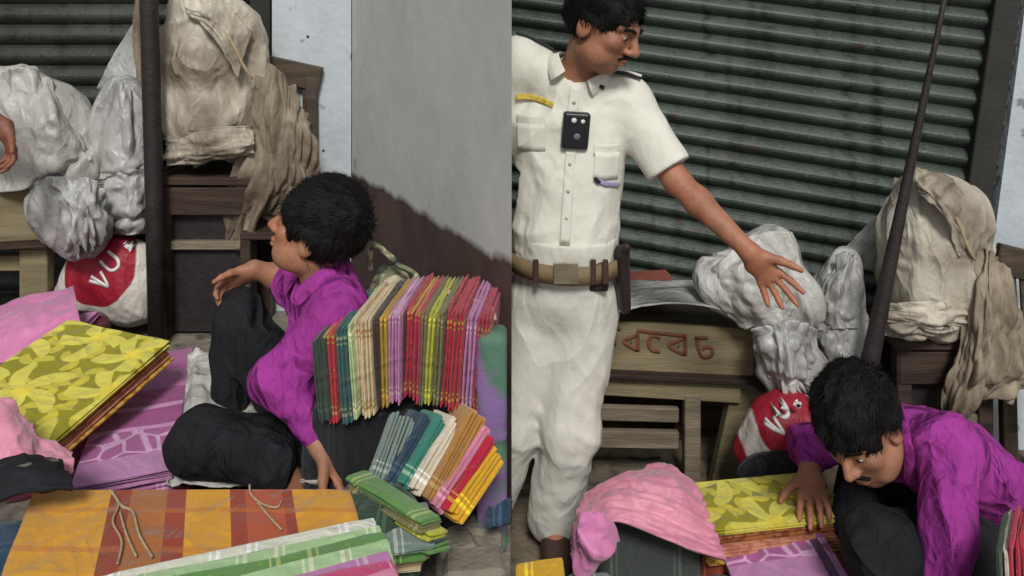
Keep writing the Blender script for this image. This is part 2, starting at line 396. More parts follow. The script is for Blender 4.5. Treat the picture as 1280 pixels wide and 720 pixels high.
def sheet(name, ctrl, m, parent=None, nu=40, nv=40, amp=.008, fr=7, th=.005, seed=0, aniso=(1, 1), kind=0):
    """soft cloth through a net of control points"""
    rows = [cr(r_, max(1, nu // (len(r_) - 1))) for r_ in ctrl]; cols = list(zip(*rows)); g = [cr(c_, max(1, nv // (len(rows) - 1))) for c_ in cols]
    nu, nv = len(g), len(g[0]); v = np.array([[tuple(p) for p in c_] for c_ in g]); U, W = np.meshgrid(np.arange(nu) / nu, np.arange(nv) / nv, indexing='ij')
    du = np.gradient(v, axis=0); dv = np.gradient(v, axis=1); nn = np.cross(du, dv); nn /= np.linalg.norm(nn, axis=2, keepdims=True) + 1e-9
    q = fbm(U * fr * aniso[0] + seed * 3.3, W * fr * aniso[1] + seed, U * 0 + seed * 1.7, 3)
    if kind: q = 1 - 2.2 * np.abs(q)
    v = v + nn * (q * amp)[..., None]
    top = v.reshape(-1, 3); bot = (v - nn * th).reshape(-1, 3); n_ = nu * nv; f = []
    for i in range(nu - 1):
        for j in range(nv - 1):
            a = i * nv + j; f.append((a, a + nv, a + nv + 1, a + 1)); f.append((n_ + a, n_ + a + 1, n_ + a + nv + 1, n_ + a + nv))
    bd = [(i, 0) for i in range(nu)] + [(nu - 1, j) for j in range(1, nv)] + [(i, nv - 1) for i in range(nu - 2, -1, -1)] + [(0, j) for j in range(nv - 2, 0, -1)]
    for k in range(len(bd)):
        a = bd[k][0] * nv + bd[k][1]; b = bd[(k + 1) % len(bd)]; b = b[0] * nv + b[1]; f.append((b, a, n_ + a, n_ + b))
    return link(name, fixn(mesh(name, np.concatenate([top, bot]), f)), m, parent)
def sack(name, blobs, m, amp=.012, fr=7, seed=0, h=.0065, k=.05, flat=None, parent=None, cuts=()):
    """crumpled sack: blobs of (centre, radii, roll in degrees about the line of sight, yaw)"""
    cs = np.array([tuple(b[0]) for b in blobs]); rs = np.array([max(b[1]) for b in blobs])
    Fd = Field((cs - rs[:, None]).min(0) - .06, (cs + rs[:, None]).max(0) + .06, h)
    for b in blobs:
        R = Matrix.Rotation(math.radians(b[2]), 3, 'Y') @ Matrix.Rotation(math.radians(b[3] if len(b) > 3 else 0), 3, 'Z')
        if len(b) > 4: Fd.box(b[0], R, b[1], min(b[1]) * .6, k)
        else: Fd.ell(b[0], R, b[1], k)
    o = seed * 5.1
    def fn(x, y, z):
        wx, wz = .10 * vnoise(x * 4 + o, y * 4, z * 4), .10 * vnoise(x * 4, y * 4 + o, z * 4 + 9)
        x, z = x + wx, z + wz; r, a_, f_ = 0, 1.0, fr * .9
        for i_ in range(3):
            q = np.abs(vnoise(x * f_ * 1.25 + o + i_ * 7, y * f_ + i_ * 3 + o, (z * .75 + x * .3) * f_ + i_ * 5)); q = np.minimum(q, .55)
            r = r + a_ * (q - .25); a_ *= .42; f_ *= 1.9
        return amp * 3.2 * r
    Fd.warp(fn, .09)
    for c in cuts: Fd.cut(*c)
    if flat is not None: Fd.cut((0, 0, flat), (0, 0, -1))
    return link(name, Fd.mesh(name), m, parent)
def stroke(name, lines, w_, m, parent, target, dirv=V((0, 1, 0)), off=.0015, back=.5):
    """painted strokes laid on the surface of another object: lines are lists of 3D points in front of it"""
    me = target.data; mw = target.matrix_world; bvh = BVHTree.FromPolygons([mw @ q.co for q in me.vertices], [tuple(p.vertices) for p in me.polygons])
    v, f = [], []
    for ln in lines:
        pts = cr(ln, 6) if len(ln) > 2 else [V(ln[0]).lerp(V(ln[1]), i / 8) for i in range(9)]
        for i, p in enumerate(pts):
            t = (pts[min(i + 1, len(pts) - 1)] - pts[max(i - 1, 0)]).normalized(); sd_ = t.cross(dirv).normalized() * w_ / 2; q = []
            for e in (-1, 1):
                o = p + sd_ * e; hit = bvh.ray_cast(o - dirv * back, dirv)
                q.append((hit[0] if hit[0] else o) - dirv * off)
            v += q
            if i: a = len(v) - 4; f.append((a, a + 1, a + 3, a + 2))
    me2 = mesh(name, v, f); o = link(name, fixn(me2), m, parent)
    md = o.modifiers.new('thick', 'SOLIDIFY'); md.thickness = .001; md.offset = 0
    return o

# ------------------------------------------------------------------ the setting
PL = .36                                # height of the raised shop floor in the left bay
def dirt(a, b, c):
    def f(n, l, tc):
        x = mixc(n, l, thresh(n, l, noise(n, l, tc, 2.3, 8, .4), .5, .12), a, b)
        return mixc(n, l, thresh(n, l, noise(n, l, tc, 13, 6), .58, .06), x, c)
    return f
GROUND = mat('dusty_concrete', None, .9, .2, 22, .5, 50, .2, pat=dirt(srgb(118, 108, 92), srgb(96, 86, 74), srgb(76, 68, 60)))
FLOORM = mat('grey_cement_floor', None, .9, .2, 22, .5, 50, .2, pat=dirt(srgb(132, 126, 114), srgb(112, 106, 96), srgb(90, 84, 78)))
g = link('ground', mesh('ground', [(-60, -60, 0), (60, -60, 0), (60, 60, 0), (-60, 60, 0)], [(0, 1, 2, 3)]), GROUND, None, False); struct(g)
def prism(name, poly, z0, z1, m, parent=None, bev=0):
    n = len(poly); v = [(x, y, z0) for x, y in poly] + [(x, y, z1) for x, y in poly]
    f = [tuple(range(n))[::-1], tuple(range(n, 2 * n))] + [(i, (i + 1) % n, n + (i + 1) % n, n + i) for i in range(n)]
    return link(name, fixn(mesh(name, v, f)), m, parent, False)
D2, DC, XC = 1.92, 3.30, (440 - 640) * 3.30 / F
wd = V((XC + .003, DC - D2)).normalized(); wn = V((-wd.y, wd.x)) * -1          # wn: towards the right-hand bay
if wn.x < 0: wn = -wn
TW = .06
RA = D2 + TW / abs(wn.y) if abs(wn.y) > .01 else D2
yR = D2 + TW / wn.x * 0 + TW * (1 / abs(wd.x))                                # where the far face meets the end
wall_poly = [(-.001, D2), (XC, DC), (XC + wn.x * TW, DC + wn.y * TW), (-.001, yR)]
plinth = prism('raised_shop_floor', [(-5, .75), (-.004, .75), (-.004, yR - .003), (XC + wn.x * TW - .003, DC + wn.y * TW), (XC, 3.75), (-5, 3.75)], -.02, PL, FLOORM); struct(plinth)

def wallpat(n, l, tc):
    s = n.new('ShaderNodeSeparateXYZ'); l.new(tc.outputs['Object'], s.inputs[0])
    nz = noise(n, l, tc, 7, 6, .3)
    a = n.new('ShaderNodeMath'); a.operation = 'MULTIPLY_ADD'; a.inputs[1].default_value = .07; l.new(nz, a.inputs[0]); l.new(s.outputs[2], a.inputs[2])
    b = n.new('ShaderNodeMath'); b.operation = 'MULTIPLY_ADD'; b.inputs[1].default_value = -.075; l.new(s.outputs[0], b.inputs[0]); l.new(a.outputs[0], b.inputs[2])
    up = mixc(n, l, thresh(n, l, noise(n, l, tc, 1.7, 6, .5), .5, .2), srgb(184, 187, 180), srgb(200, 201, 195))
    up = mixc(n, l, thresh(n, l, noise(n, l, tc, 5, 4), .72, .04), up, srgb(140, 142, 138))
    lo = mixc(n, l, thresh(n, l, noise(n, l, tc, 4, 6, .6), .5, .15), srgb(92, 76, 70), srgb(72, 60, 56))
    return mixc(n, l, thresh(n, l, b.outputs[0], 1.05, .012), lo, up)
WALLM = mat('grey_plaster_brown_skirting', None, .9, .05, 12, .12, 30, .2, pat=wallpat)
def pilpat(n, l, tc):
    up = mixc(n, l, thresh(n, l, noise(n, l, tc, 2.4, 6, .5), .5, .2), srgb(196, 203, 207), srgb(176, 184, 190))
    up = mixc(n, l, thresh(n, l, noise(n, l, tc, 11, 3), .68, .03), up, srgb(130, 136, 140))
    return mixc(n, l, thresh(n, l, voro(n, l, tc, 7), .045, .015), srgb(40, 40, 42), up)
PILM = mat('bluish_white_limewash', None, .9, .05, 12, .4, 30, .2, pat=pilpat)
o = prism('plaster_wall', wall_poly, PL, 3.1, WALLM); tag(o, 'grey plastered side wall with a brown painted lower band', 'wall')
SHD = 3.45
o = prism('whitewashed_pillar', [(P(340, 0, 3.3).x, 3.3), (XC - .004, 3.3), (XC - .004, 3.7), (P(340, 0, 3.3).x, 3.7)], PL, 3.1, PILM); tag(o, 'bluish whitewashed pillar with dark specks between shutter and grey wall', 'pillar')

def slat_mesh(L, p):
    v, f = [], []; prof = []
    for i in range(9):
        t = i / 8; prof.append((-.023 * math.sin(math.pi * min(1, t * 1.18)) if t < .85 else .004, p * (.5 - t) * .995))
    prof += [(.008, -p * .49), (.008, p * .49)]; n = len(prof); N = 7
    for j in range(N):
        for (y, z) in prof: v.append((L * (j / (N - 1) - .5), y + .0012 * math.sin(j * 2.1), z))
    for j in range(N - 1):
        for i in range(n): f.append((j * n + i, j * n + (i + 1) % n, (j + 1) * n + (i + 1) % n, (j + 1) * n + i))
    f.append(tuple(range(n))[::-1]); f.append(tuple((N - 1) * n + i for i in range(n)))
    return fixn(mesh('slat', v, f))
def shutter(label, base, yaw, roll, L, pitch, z0, z1, m, rails, nameg):
    t = empty('rolling_shutter', base); tag(t, label, 'shutter', nameg)
    t.rotation_euler = (0, math.radians(roll), math.radians(yaw)); bpy.context.view_layer.update()
    me = slat_mesh(L, pitch); me.materials.append(m); me.polygons.foreach_set('use_smooth', [False] * len(me.polygons))
    for i in range(int((z1 - z0) / pitch)):
        s_ = bpy.data.objects.new('slat', me); C.objects.link(s_); s_.parent = t; s_.location = (random.uniform(-.004, .004), random.uniform(-.002, .002), z0 + pitch * (i + .5))
    for x in rails:
        v, f = bx_v((x, -.02, (z0 + z1) / 2), I3, .045, .04, (z1 - z0) / 2, .004); r_ = link('guide_rail', fixn(mesh('guide_rail', v, f)), FRAME, None, False); r_.parent = t
    return t
random.seed(4)
LX0, LX1 = -3.2, P(340, 0, SHD).x
shutter('grey green rolling shutter behind the white sacks beside the whitewashed pillar', ((LX0 + LX1) / 2, SHD, PL), 0, 0, LX1 - LX0 - .06, .093, .02, 2.6, SLATL, [LX1 - LX0 > 0 and (LX1 - LX0) / 2 - .075 + .04], None)
ca, cb = P(560, 200, 3.35), P(1252, 200, 2.95)
mid = (ca + cb) / 2; yawr = math.degrees(math.atan2(cb.y - ca.y, cb.x - ca.x)); Lr = (cb - ca).xy.length
shutter('dark green rolling shutter behind the policeman', (mid.x, mid.y, 0), yawr, 7.6, Lr, .078, -.25, 2.45, SLAT, [.875], None)
o = prism('whitewashed_pillar', [(1.735, 2.90), (2.6, 2.78), (2.6, 3.2), (1.735, 3.2)], -.02, 3.1, PILM); tag(o, 'whitewashed pillar leaning beside the dark green shutter', 'pillar')
for p in o.data.vertices: p.co.x += .133 * p.co.z
o = prism('plaster_wall', [(-4.9, 3.62), (P(332, 0, 3.6).x, 3.62), (P(332, 0, 3.6).x, 3.72), (-4.9, 3.72)], PL, 3.1, WALLM); tag(o, 'plaster wall hidden behind the grey green shutter', 'wall')

o = prism('plaster_wall', [(-.62, 3.62), (2.9, 3.62), (2.9, 3.72), (-.62, 3.72)], -.02, 3.1, PILM); tag(o, 'whitewashed wall behind the dark green shutter', 'wall')
# posts
t = tube('iron_post', [P(180, -260, 2.93), P(186, 0, 2.93), P(193, 250, 2.93), P(197, 434, 2.93)], .034, IRON, None, 10); tag(t, 'dark upright iron post in front of the grey green shutter', 'post')
a, b = P(1090, 440, 2.44), P(1168, 60, 2.44); dv = (b - a).normalized()
t = tube('iron_post', [a - dv * (a.z / dv.z), a, (a + b) / 2, b, b + dv * .5], [.030, .028, .017, .009, .008], IRON, None, 10); tag(t, 'dark leaning iron post in front of the dark green shutter', 'post')

# ------------------------------------------------------------------ sacks, left bay
tag(sack('plastic_sack', [(P(45, 160, 3.05), (.26, .15, .22), 12), (P(10, 130, 3.1), (.2, .14, .15), 0), (P(75, 215, 3.0), (.15, .12, .10), -10)], SACK_W, .017, 5, 1, flat=None),
    'bulging off white plastic sack on the olive bench, left of the smooth grey one', 'sack')
tag(sack('plastic_sack', [(P(150, 165, 3.12), (.14, .11, .21), 14), (P(165, 240, 3.08), (.13, .11, .18), -4), (P(152, 118, 3.16), (.07, .06, .09), 20)], SACK_G, .013, 5, 2),
    'smooth light grey plastic sack leaning on the upright iron post', 'sack')
tag(sack('plastic_sack', [(P(88, 258, 2.92), (.15, .10, .12), 15), (P(105, 290, 2.9), (.12, .09, .10), 40), (P(60, 268, 2.9), (.07, .07, .10), -20)], SACK_G, .018, 6, 3),
    'crumpled grey plastic bag hanging over the edge of the olive bench', 'bag')
def emblem(cx, cz, r):
    def f(n, l, tc):
        s = n.new('ShaderNodeSeparateXYZ'); l.new(tc.outputs['Object'], s.inputs[0])
        cmb = n.new('ShaderNodeCombineXYZ'); l.new(s.outputs[0], cmb.inputs[0]); l.new(s.outputs[2], cmb.inputs[2])
        d_ = n.new('ShaderNodeVectorMath'); d_.operation = 'DISTANCE'; d_.inputs[1].default_value = (cx, 0, cz); l.new(cmb.outputs[0], d_.inputs[0])
        nz = noise(n, l, tc, 9, 2); a = n.new('ShaderNodeMath'); a.operation = 'MULTIPLY_ADD'; a.inputs[1].default_value = .03; l.new(nz, a.inputs[0]); l.new(d_.outputs['Value'], a.inputs[2])
        c = mixc(n, l, thresh(n, l, a.outputs[0], r + .015, .003), srgb(150, 30, 48), srgb(205, 200, 190))
        st = n.new('ShaderNodeMath'); st.operation = 'MULTIPLY_ADD'; st.inputs[1].default_value = .25; l.new(s.outputs[2], st.inputs[0]); l.new(s.outputs[0], st.inputs[2])
        b1 = thresh(n, l, st.outputs[0], cx - r * 1.55 + .25 * cz, .004)
        b0 = thresh(n, l, st.outputs[0], cx - r * 2.05 + .25 * cz, .004)
        mm = n.new('ShaderNodeMath'); mm.operation = 'SUBTRACT'; l.new(b0, mm.inputs[0]); l.new(b1, mm.inputs[1])
        return mixc(n, l, mm.outputs[0], c, srgb(140, 28, 44))
    return f
def emblem_sack(px, py, d, sc, label, flat):
    c = P(px, py, d); q = d / F * sc
    m = mat('white_sack_red_emblem_%d' % px, None, .5, .08, 9, .3, 50, .35, wrk=.3, wsc=7, pat=emblem(P(px - 6, py - 18, d).x, P(px - 6, py - 18, d).z, 46 * q))
    o = sack('printed_sack', [(c, (62 * q, .1, 50 * q), -8), (P(px + 22 * sc, py + 22 * sc, d), (42 * q, .1, 42 * q), 0), (P(px - 35 * sc, py + 25 * sc, d + .02), (45 * q, .09, 30 * q), -30)], m, .007, 6, px, flat=flat)
    tag(o, label, 'sack')
    L = [[(-32, 8), (-8, 22), (-20, 2)], [(-8, 22), (-34, 14)], [(-22, -12), (-6, 0), (4, -4), (2, -14), (-14, -24)], [(6, -30), (14, -26), (18, -32)], [(10, -36), (16, -22)]]
    stroke('emblem_lettering', [[P(px + x * sc * .9 + 2, py + y * sc * .9 - 8, d - .09) for x, y in ln] for ln in L], .011 * sc, WHITEP, o, o, V((0, 1, 0)), .002, .4)
    return o
emblem_sack(142, 345, 3.02, 1.0, 'white printed sack with a red disc emblem below the grey sacks at the upright post', PL)
def hanging(px, py, d, sc, rot, label, seed):
    q = d / F * sc; r = math.radians(rot)
    def T(x, y, dd=0): return P(px + (x * math.cos(r) - y * math.sin(r)) * sc, py + (x * math.sin(r) + y * math.cos(r)) * sc, d + dd)
    t = sack('hanging_sack', [(T(0, 35), (60 * q, .13, 62 * q), rot + 4), (T(-8, -30), (56 * q, .12, 62 * q), rot), (T(14, -70), (50 * q, .10, 40 * q), rot + 25), (T(-14, -88), (34 * q, .08, 26 * q), rot), (T(50, -45), (16 * q, .06, 60 * q), rot - 12)], SACK_C, .02 * sc, 5, seed, k=.03)
    tag(t, label, 'sack')
    tube('tie_string', cr([T(-10, -85, -.09), T(20, -60, -.14), T(42, -20, -.14), T(52, -6, -.12)]), .006, ROPE, t)
    sheet('loose_flap', [[T(-34, -112, -.09), T(10, -106, -.10), T(52, -62, -.08)], [T(-30, -92, -.13), T(6, -78, -.155), T(40, -30, -.13)], [T(-26, -80, -.125), T(2, -62, -.155), T(34, -6, -.135)]], SACK_C, t, 30, 24, .012, 4, .004, seed, (1, 1), 1)
    sheet('loose_flap', [[T(-52, 60, -.10), T(0, 52, -.155), T(52, 50, -.10)], [T(-54, 82, -.11), T(0, 84, -.17), T(54, 76, -.11)], [T(-50, 98, -.09), T(-4, 94, -.14), T(48, 88, -.09)]], SACK_C, t, 36, 24, .014, 5, .004, seed + 2, (.6, 1.6), 1)
    tube('tie_string', cr([T(-30, -110, .02), T(-16, -96, -.04), T(2, -104, -.03)]), .006, ROPE, t)
    return t
def flap(par, pts, d, m, seed, an=(1, 1), amp=.016, fr=4):
    return sheet('loose_flap', [[P(x, y, d + e) for x, y, e in r_] for r_ in pts], m, par, 44, 40, amp, fr, .004, seed, an, 1)
sk = [o_ for o_ in C.objects if o_.name.startswith('plastic_sack')]
flap(sk[0], [[(-20, 95, .1), (20, 90, .03), (55, 92, .04), (72, 125, .06)], [(-20, 150, .0), (25, 140, -.06), (70, 150, -.05), (106, 175, .04)], [(-20, 205, .0), (30, 200, -.08), (75, 200, -.06), (110, 205, .02)], [(-10, 238, .04), (30, 236, -.04), (60, 228, -.03), (104, 222, .03)]], 2.94, SACK_W, 5, (.8, 1.0), .02)
flap(sk[1], [[(140, 105, .06), (152, 102, .03), (162, 112, .05)], [(112, 160, .06), (150, 160, -.03), (182, 180, .05)], [(108, 210, .05), (150, 208, -.05), (190, 205, .03)], [(120, 222, .05), (152, 218, -.04), (186, 212, .03)]], 3.0, SACK_G, 6, (.9, .7), .014)
flap(sk[1], [[(118, 225, .04), (150, 214, -.02), (188, 212, .04)], [(125, 255, .02), (158, 255, -.05), (188, 250, .03)], [(135, 290, .02), (160, 294, -.04), (186, 288, .03)]], 2.98, SACK_G, 7, (.8, .9), .014)
bg_ = [o_ for o_ in C.objects if o_.name == 'plastic_sack.002'][0]
flap(bg_, [[(40, 238, .06), (70, 225, .0), (112, 224, .0), (132, 245, .04)], [(44, 262, .03), (80, 255, -.06), (112, 262, -.05), (134, 285, .03)], [(60, 285, .02), (86, 300, -.05), (112, 300, -.03), (126, 305, .02)], [(78, 308, .02), (92, 322, -.02), (108, 316, 0), (118, 312, .02)]], 2.84, SACK_G, 9, (1.5, .7), .02, 5)
hanging(262, 105, 3.12, 1.04, 0, 'cream woven sack tied to the upright iron post beside the tan sheet', 11)
hanging(1166, 325, 2.62, 1.0, 6, 'cream woven sack tied to the leaning iron post', 12)
def tanbag(px, py, d, rot, label, seed, cutx=9999):
    def T(x, y, dd=0): return P(min(px + x, cutx), py + y, d + dd)
    c = [[T(0, -95, .05), T(18, -85, 0), T(36, -60, -.02), T(50, -20, .02)],
         [T(-14, -40, .0), T(15, -40, -.07), T(45, -10, -.06), T(62, 15, .0)],
         [T(-25, 30, -.02), T(10, 30, -.09), T(42, 40, -.07), T(72, 62, .0)],
         [T(-45, 90, -.03), T(-5, 85, -.09), T(30, 80, -.06), T(66, 85, .0)],
         [T(-42, 128, -.02), T(-30, 138, -.04), T(-10, 100, -.02), T(30, 96, 0)]]
    t = sheet('plastic_sheet', c, SACK_B, None, 60, 60, .022, 7, .006, seed, (1.5, .5), 1); tag(t, label, 'sheet'); return t
tanbag(328, 170, 3.08, 0, 'tan plastic sheet draped over the brown wooden chair near the whitewashed pillar', 3)
tanbag(1222, 400, 2.52, 0, 'tan plastic sheet hanging beside the sack on the leaning post', 5)
sheet('x', [[P(165, 30, 3.3), P(185, 20, 3.3)], [P(120, 110, 3.3), P(190, 130, 3.28)]], SACK_G, None, 12, 12, .01, 4).name = 'plastic_flap'
tag(bpy.data.objects['plastic_flap'], 'grey plastic flap stretched from the upright post to the shutter', 'flap')
o = sheet('plastic_flap', [[P(1090, 275, 2.8), P(1110, 262, 2.78)], [P(1040, 325, 2.82), P(1092, 340, 2.78)]], SACK_G, None, 12, 12, .01, 4)
tag(o, 'grey plastic flap stretched from the leaning post to the shutter', 'flap')
o = sheet('plastic_sheet', [[P(172, -30, 3.22), P(186, -30, 3.2)], [P(168, 40, 3.22), P(186, 40, 3.2)], [P(174, 130, 3.22), P(188, 130, 3.2)]], SACK_B, None, 12, 16, .012, 4); tag(o, 'narrow tan strip of plastic hanging down the upright iron post', 'sheet')
o = sheet('plastic_sheet', [[P(1118, 222, 2.7), P(1138, 225, 2.68)], [P(1104, 300, 2.7), P(1124, 305, 2.68)], [P(1096, 380, 2.7), P(1112, 385, 2.68)]], SACK_B, None, 12, 16, .012, 4); tag(o, 'narrow tan strip of plastic hanging down the leaning iron post', 'sheet')

# sacks, right bay
tag(sack('plastic_sack', [(P(940, 352, 2.62), (.17, .13, .13), 20), (P(965, 318, 2.66), (.10, .12, .10), 0), (P(985, 372, 2.6), (.12, .12, .11), -20), (P(905, 360, 2.6), (.12, .10, .07), 25)], SACK_W, .016, 5, 21),
    'bulging off white plastic sack behind the pointing hand of the policeman', 'sack')
tag(sack('plastic_sack', [(P(1045, 385, 2.68), (.10, .11, .19), 12), (P(1052, 430, 2.64), (.10, .10, .15), 0), (P(1062, 335, 2.7), (.05, .06, .08), 15)], SACK_G, .013, 5, 22),
    'smooth light grey plastic sack leaning on the leaning iron post', 'sack')
tag(sack('plastic_sack', [(P(978, 430, 2.5), (.11, .08, .08), 15), (P(998, 462, 2.48), (.09, .08, .09), 40), (P(960, 455, 2.48), (.06, .06, .10), -15)], SACK_G, .018, 6, 23),
    'crumpled grey plastic bag hanging over the end of the lettered bench', 'bag')
sk = sorted([o_ for o_ in C.objects if o_.name.startswith('plastic_sack')], key=lambda o_: o_.name)[3:]
flap(sk[0], [[(872, 345, .05), (905, 322, .0), (945, 290, .06), (990, 290, .08)], [(885, 362, .0), (925, 350, -.07), (965, 340, -.06), (1008, 345, .05)], [(905, 388, .0), (940, 385, -.08), (975, 378, -.08), (1014, 380, .04)], [(925, 412, .02), (955, 408, -.05), (985, 402, -.06), (1010, 400, .03)]], 2.52, SACK_W, 15, (.8, 1), .018)
flap(sk[1], [[(1050, 322, .06), (1062, 315, .03), (1074, 325, .05)], [(1018, 375, .05), (1048, 370, -.03), (1080, 380, .04)], [(1012, 415, .05), (1050, 410, -.04), (1082, 410, .03)]], 2.57, SACK_G, 16, (.9, .7), .014)
flap(sk[1], [[(1018, 412, .04), (1050, 405, -.02), (1084, 408, .04)], [(1020, 445, .02), (1050, 445, -.04), (1082, 442, .03)], [(1026, 480, .02), (1050, 486, -.03), (1074, 474, .03)]], 2.55, SACK_G, 17, (.8, .9), .014)
flap(sk[2], [[(942, 412, .05), (970, 404, .0), (1000, 402, .0), (1020, 412, .04)], [(945, 436, .03), (975, 430, -.05), (1005, 440, -.04), (1026, 455, .03)], [(956, 465, .02), (978, 470, -.04), (1000, 474, -.03), (1020, 476, .02)], [(972, 486, .02), (984, 494, -.02), (1000, 490, 0), (1012, 486, .02)]], 2.42, SACK_G, 19, (1.5, .7), .018, 5)
emblem_sack(985, 535, 2.38, .85, 'white printed sack with a red disc emblem behind the bending man', 0.0)

# benches
def bench(pts, d, mtop, label, left=True):
    pass
be = empty('wooden_bench', (P(850, 597, 2.7).x, 2.7, 0)); tag(be, 'olive painted wooden bench with red brown lettering beside the policeman', 'bench')
dd = 2.62
fb = bar('front_board', P(640, 432, dd), P(942, 448, dd), (0, .05, 1), .235 * .87, .025, WOOD_O, be)
bar('edge_strip', P(640, 461, dd - .03), P(950, 476, dd - .03), (0, 0, 1), .018, .05, WOOD_D, be)
bar('rail', P(640, 476, dd - .005), P(925, 493, dd - .005), (0, 0, 1), .052, .03, WOOD_O, be)
bar('seat_board', P(640, 398, dd + .17), P(955, 412, dd + .17), (0, 1, 0), .36, .03, WOOD_G, be)
bar('lower_slat', P(640, 512, dd + .02), P(848, 518, dd + .02), (0, 0, 1), .05, .025, WOOD_G, be)
bar('lower_slat', P(640, 545, dd + .02), P(848, 549, dd + .02), (0, 0, 1), .06, .025, WOOD_G, be)
bar('leg', P(864, 490, dd), V((P(864, 600, dd).x, dd, 0)), (1, 0, 0), .055, .05, WOOD_G, be)
bar('leg', P(930, 480, dd + .03), V((P(905, 600, dd).x, dd + .03, 0)), (1, 0, 0), .09, .05, WOOD_O, be)
bar('leg', P(870, 470, dd + .34), V((P(870, 600, dd).x, dd + .34, 0)), (1, 0, 0), .055, .05, WOOD_D, be)
bar('leg', P(660, 470, dd + .03), V((P(660, 600, dd).x, dd + .03, 0)), (1, 0, 0), .055, .05, WOOD_G, be)
bar('back_board', P(640, 500, dd + .36), P(940, 505, dd + .36), (0, 0, 1), .25, .02, WOOD_D, be)
zz = lambda x, y: P(630 + x / 3.2727, 380 + y / 3.2727, dd - .014)
LET = [[(452, 92), (452, 172)], [(478, 108), (452, 92)], [(548, 118), (548, 195)], [(548, 128), (492, 156), (546, 190)], [(518, 156), (524, 158)], [(545, 110), (640, 122), (745, 132)],
       [(640, 140), (606, 134), (592, 162), (606, 190), (640, 196)], [(742, 132), (742, 212)], [(742, 142), (676, 172), (738, 208)], [(712, 172), (718, 174)],
       [(792, 136), (794, 178), (812, 216), (846, 212), (852, 186), (826, 176), (812, 190)], [(780, 140), (835, 140)]]
stroke('painted_lettering', [[zz(*p) for p in ln] for ln in LET], .013, INK, be, fb, V((0, 1, 0)), .002, .2)
tag(sheet('plastic_sheet', [[P(740, 392, 2.52), P(850, 376, 2.52), P(950, 398, 2.52)], [P(740, 352, 2.86), P(850, 350, 2.86), P(950, 356, 2.86)]], SACK_G, None, 30, 16, .008, 5, .005, 4), 'flat grey plastic sheet spread over the lettered bench', 'sheet')
o = slab('folded_cloth', P(770, 358, 2.86), P(845, 352, 2.86), P(770, 340, 3.05), .05, 3, mat('dull_red_cloth', srgb(140, 80, 66), .9, .2, 10, .2, 60), 3); tag(o, 'dull red folded cloth at the back of the lettered bench', 'cloth')

be = empty('wooden_bench', (P(30, 420, 3.0).x, 3.0, PL)); tag(be, 'olive painted wooden bench under the bulging sacks by the upright post', 'bench')
bar('front_board', P(-160, 262, 2.98), P(62, 268, 2.98), (0, 0, 1), .27, .025, WOOD_O, be)
bar('edge_strip', P(-160, 316, 2.95), P(68, 303, 2.95), (0, 0, 1), .022, .06, WOOD_D, be)
bar('seat_board', P(-160, 222, 3.16), P(190, 222, 3.16), (0, 1, 0), .34, .03, WOOD_G, be)
bar('rail', P(-160, 330, 3.02), P(40, 328, 3.02), (0, 0, 1), .06, .03, WOOD_O, be)
bar('leg', P(46, 310, 3.0), V((P(46, 400, 3.0).x, 3.0, PL)), (1, 0, 0), .11, .05, WOOD_O, be)
bar('leg', P(180, 230, 3.2), V((P(180, 400, 3.2).x, 3.2, PL)), (1, 0, 0), .05, .05, WOOD_D, be)
bar('leg', P(-130, 300, 3.0), V((P(-130, 400, 3.0).x, 3.0, PL)), (1, 0, 0), .06, .05, WOOD_O, be)

# chairs and table
def chair(px, d, base, label, topy, xc):
    t = empty('wooden_chair', V((P(px, 0, d).x, d, base))); tag(t, label, 'chair')
    x0, x1 = P(px - 30, 0, d).x, P(px + 26, 0, d).x; zt = P(0, topy, d).z; zs = base + .42
    rx = (x0, x1)
    bar('back_post', V((x1, d, base)), V((x1 - .01, d + .03, zt - .05)), (1, 0, 0), .05, .035, WOOD_C, t)
    bar('back_post', V((x0, d, base)), V((x0, d + .03, zt)), (1, 0, 0), .05, .035, WOOD_C, t)
    bar('top_rail', V((x0 - .03, d + .03, zt - .02)), V((x1 + .03, d + .03, zt - .075)), (0, 0, 1), .105, .03, WOOD_C, t)
    for k in range(4):
        x = x0 + (x1 - x0) * (k + 1) / 5; bar('back_slat', V((x, d + .01, zs + .08)), V((x, d + .03, zt - .09)), (1, 0, 0), .018, .012, WOOD_C, t)
    bar('seat', V((x0 - .02, d - .14, zs)), V((x1 + .02, d - .14, zs)), (0, 1, 0), .27, .03, WOOD_D, t)
    for x in rx: bar('front_leg', V((x, d - .25, base)), V((x, d - .25, zs - .016)), (1, 0, 0), .04, .04, WOOD_D, t)
    bar('cross_rail', V((x0, d, zs + .06)), V((x1, d, zs + .06)), (0, 0, 1), .04, .02, WOOD_C, t)
chair(364, 3.24, PL, 'brown wooden chair under the tan sheet against the whitewashed pillar', 78, None)
chair(1292, 2.66, 0, 'brown wooden chair standing by the dark green shutter', 318, None)
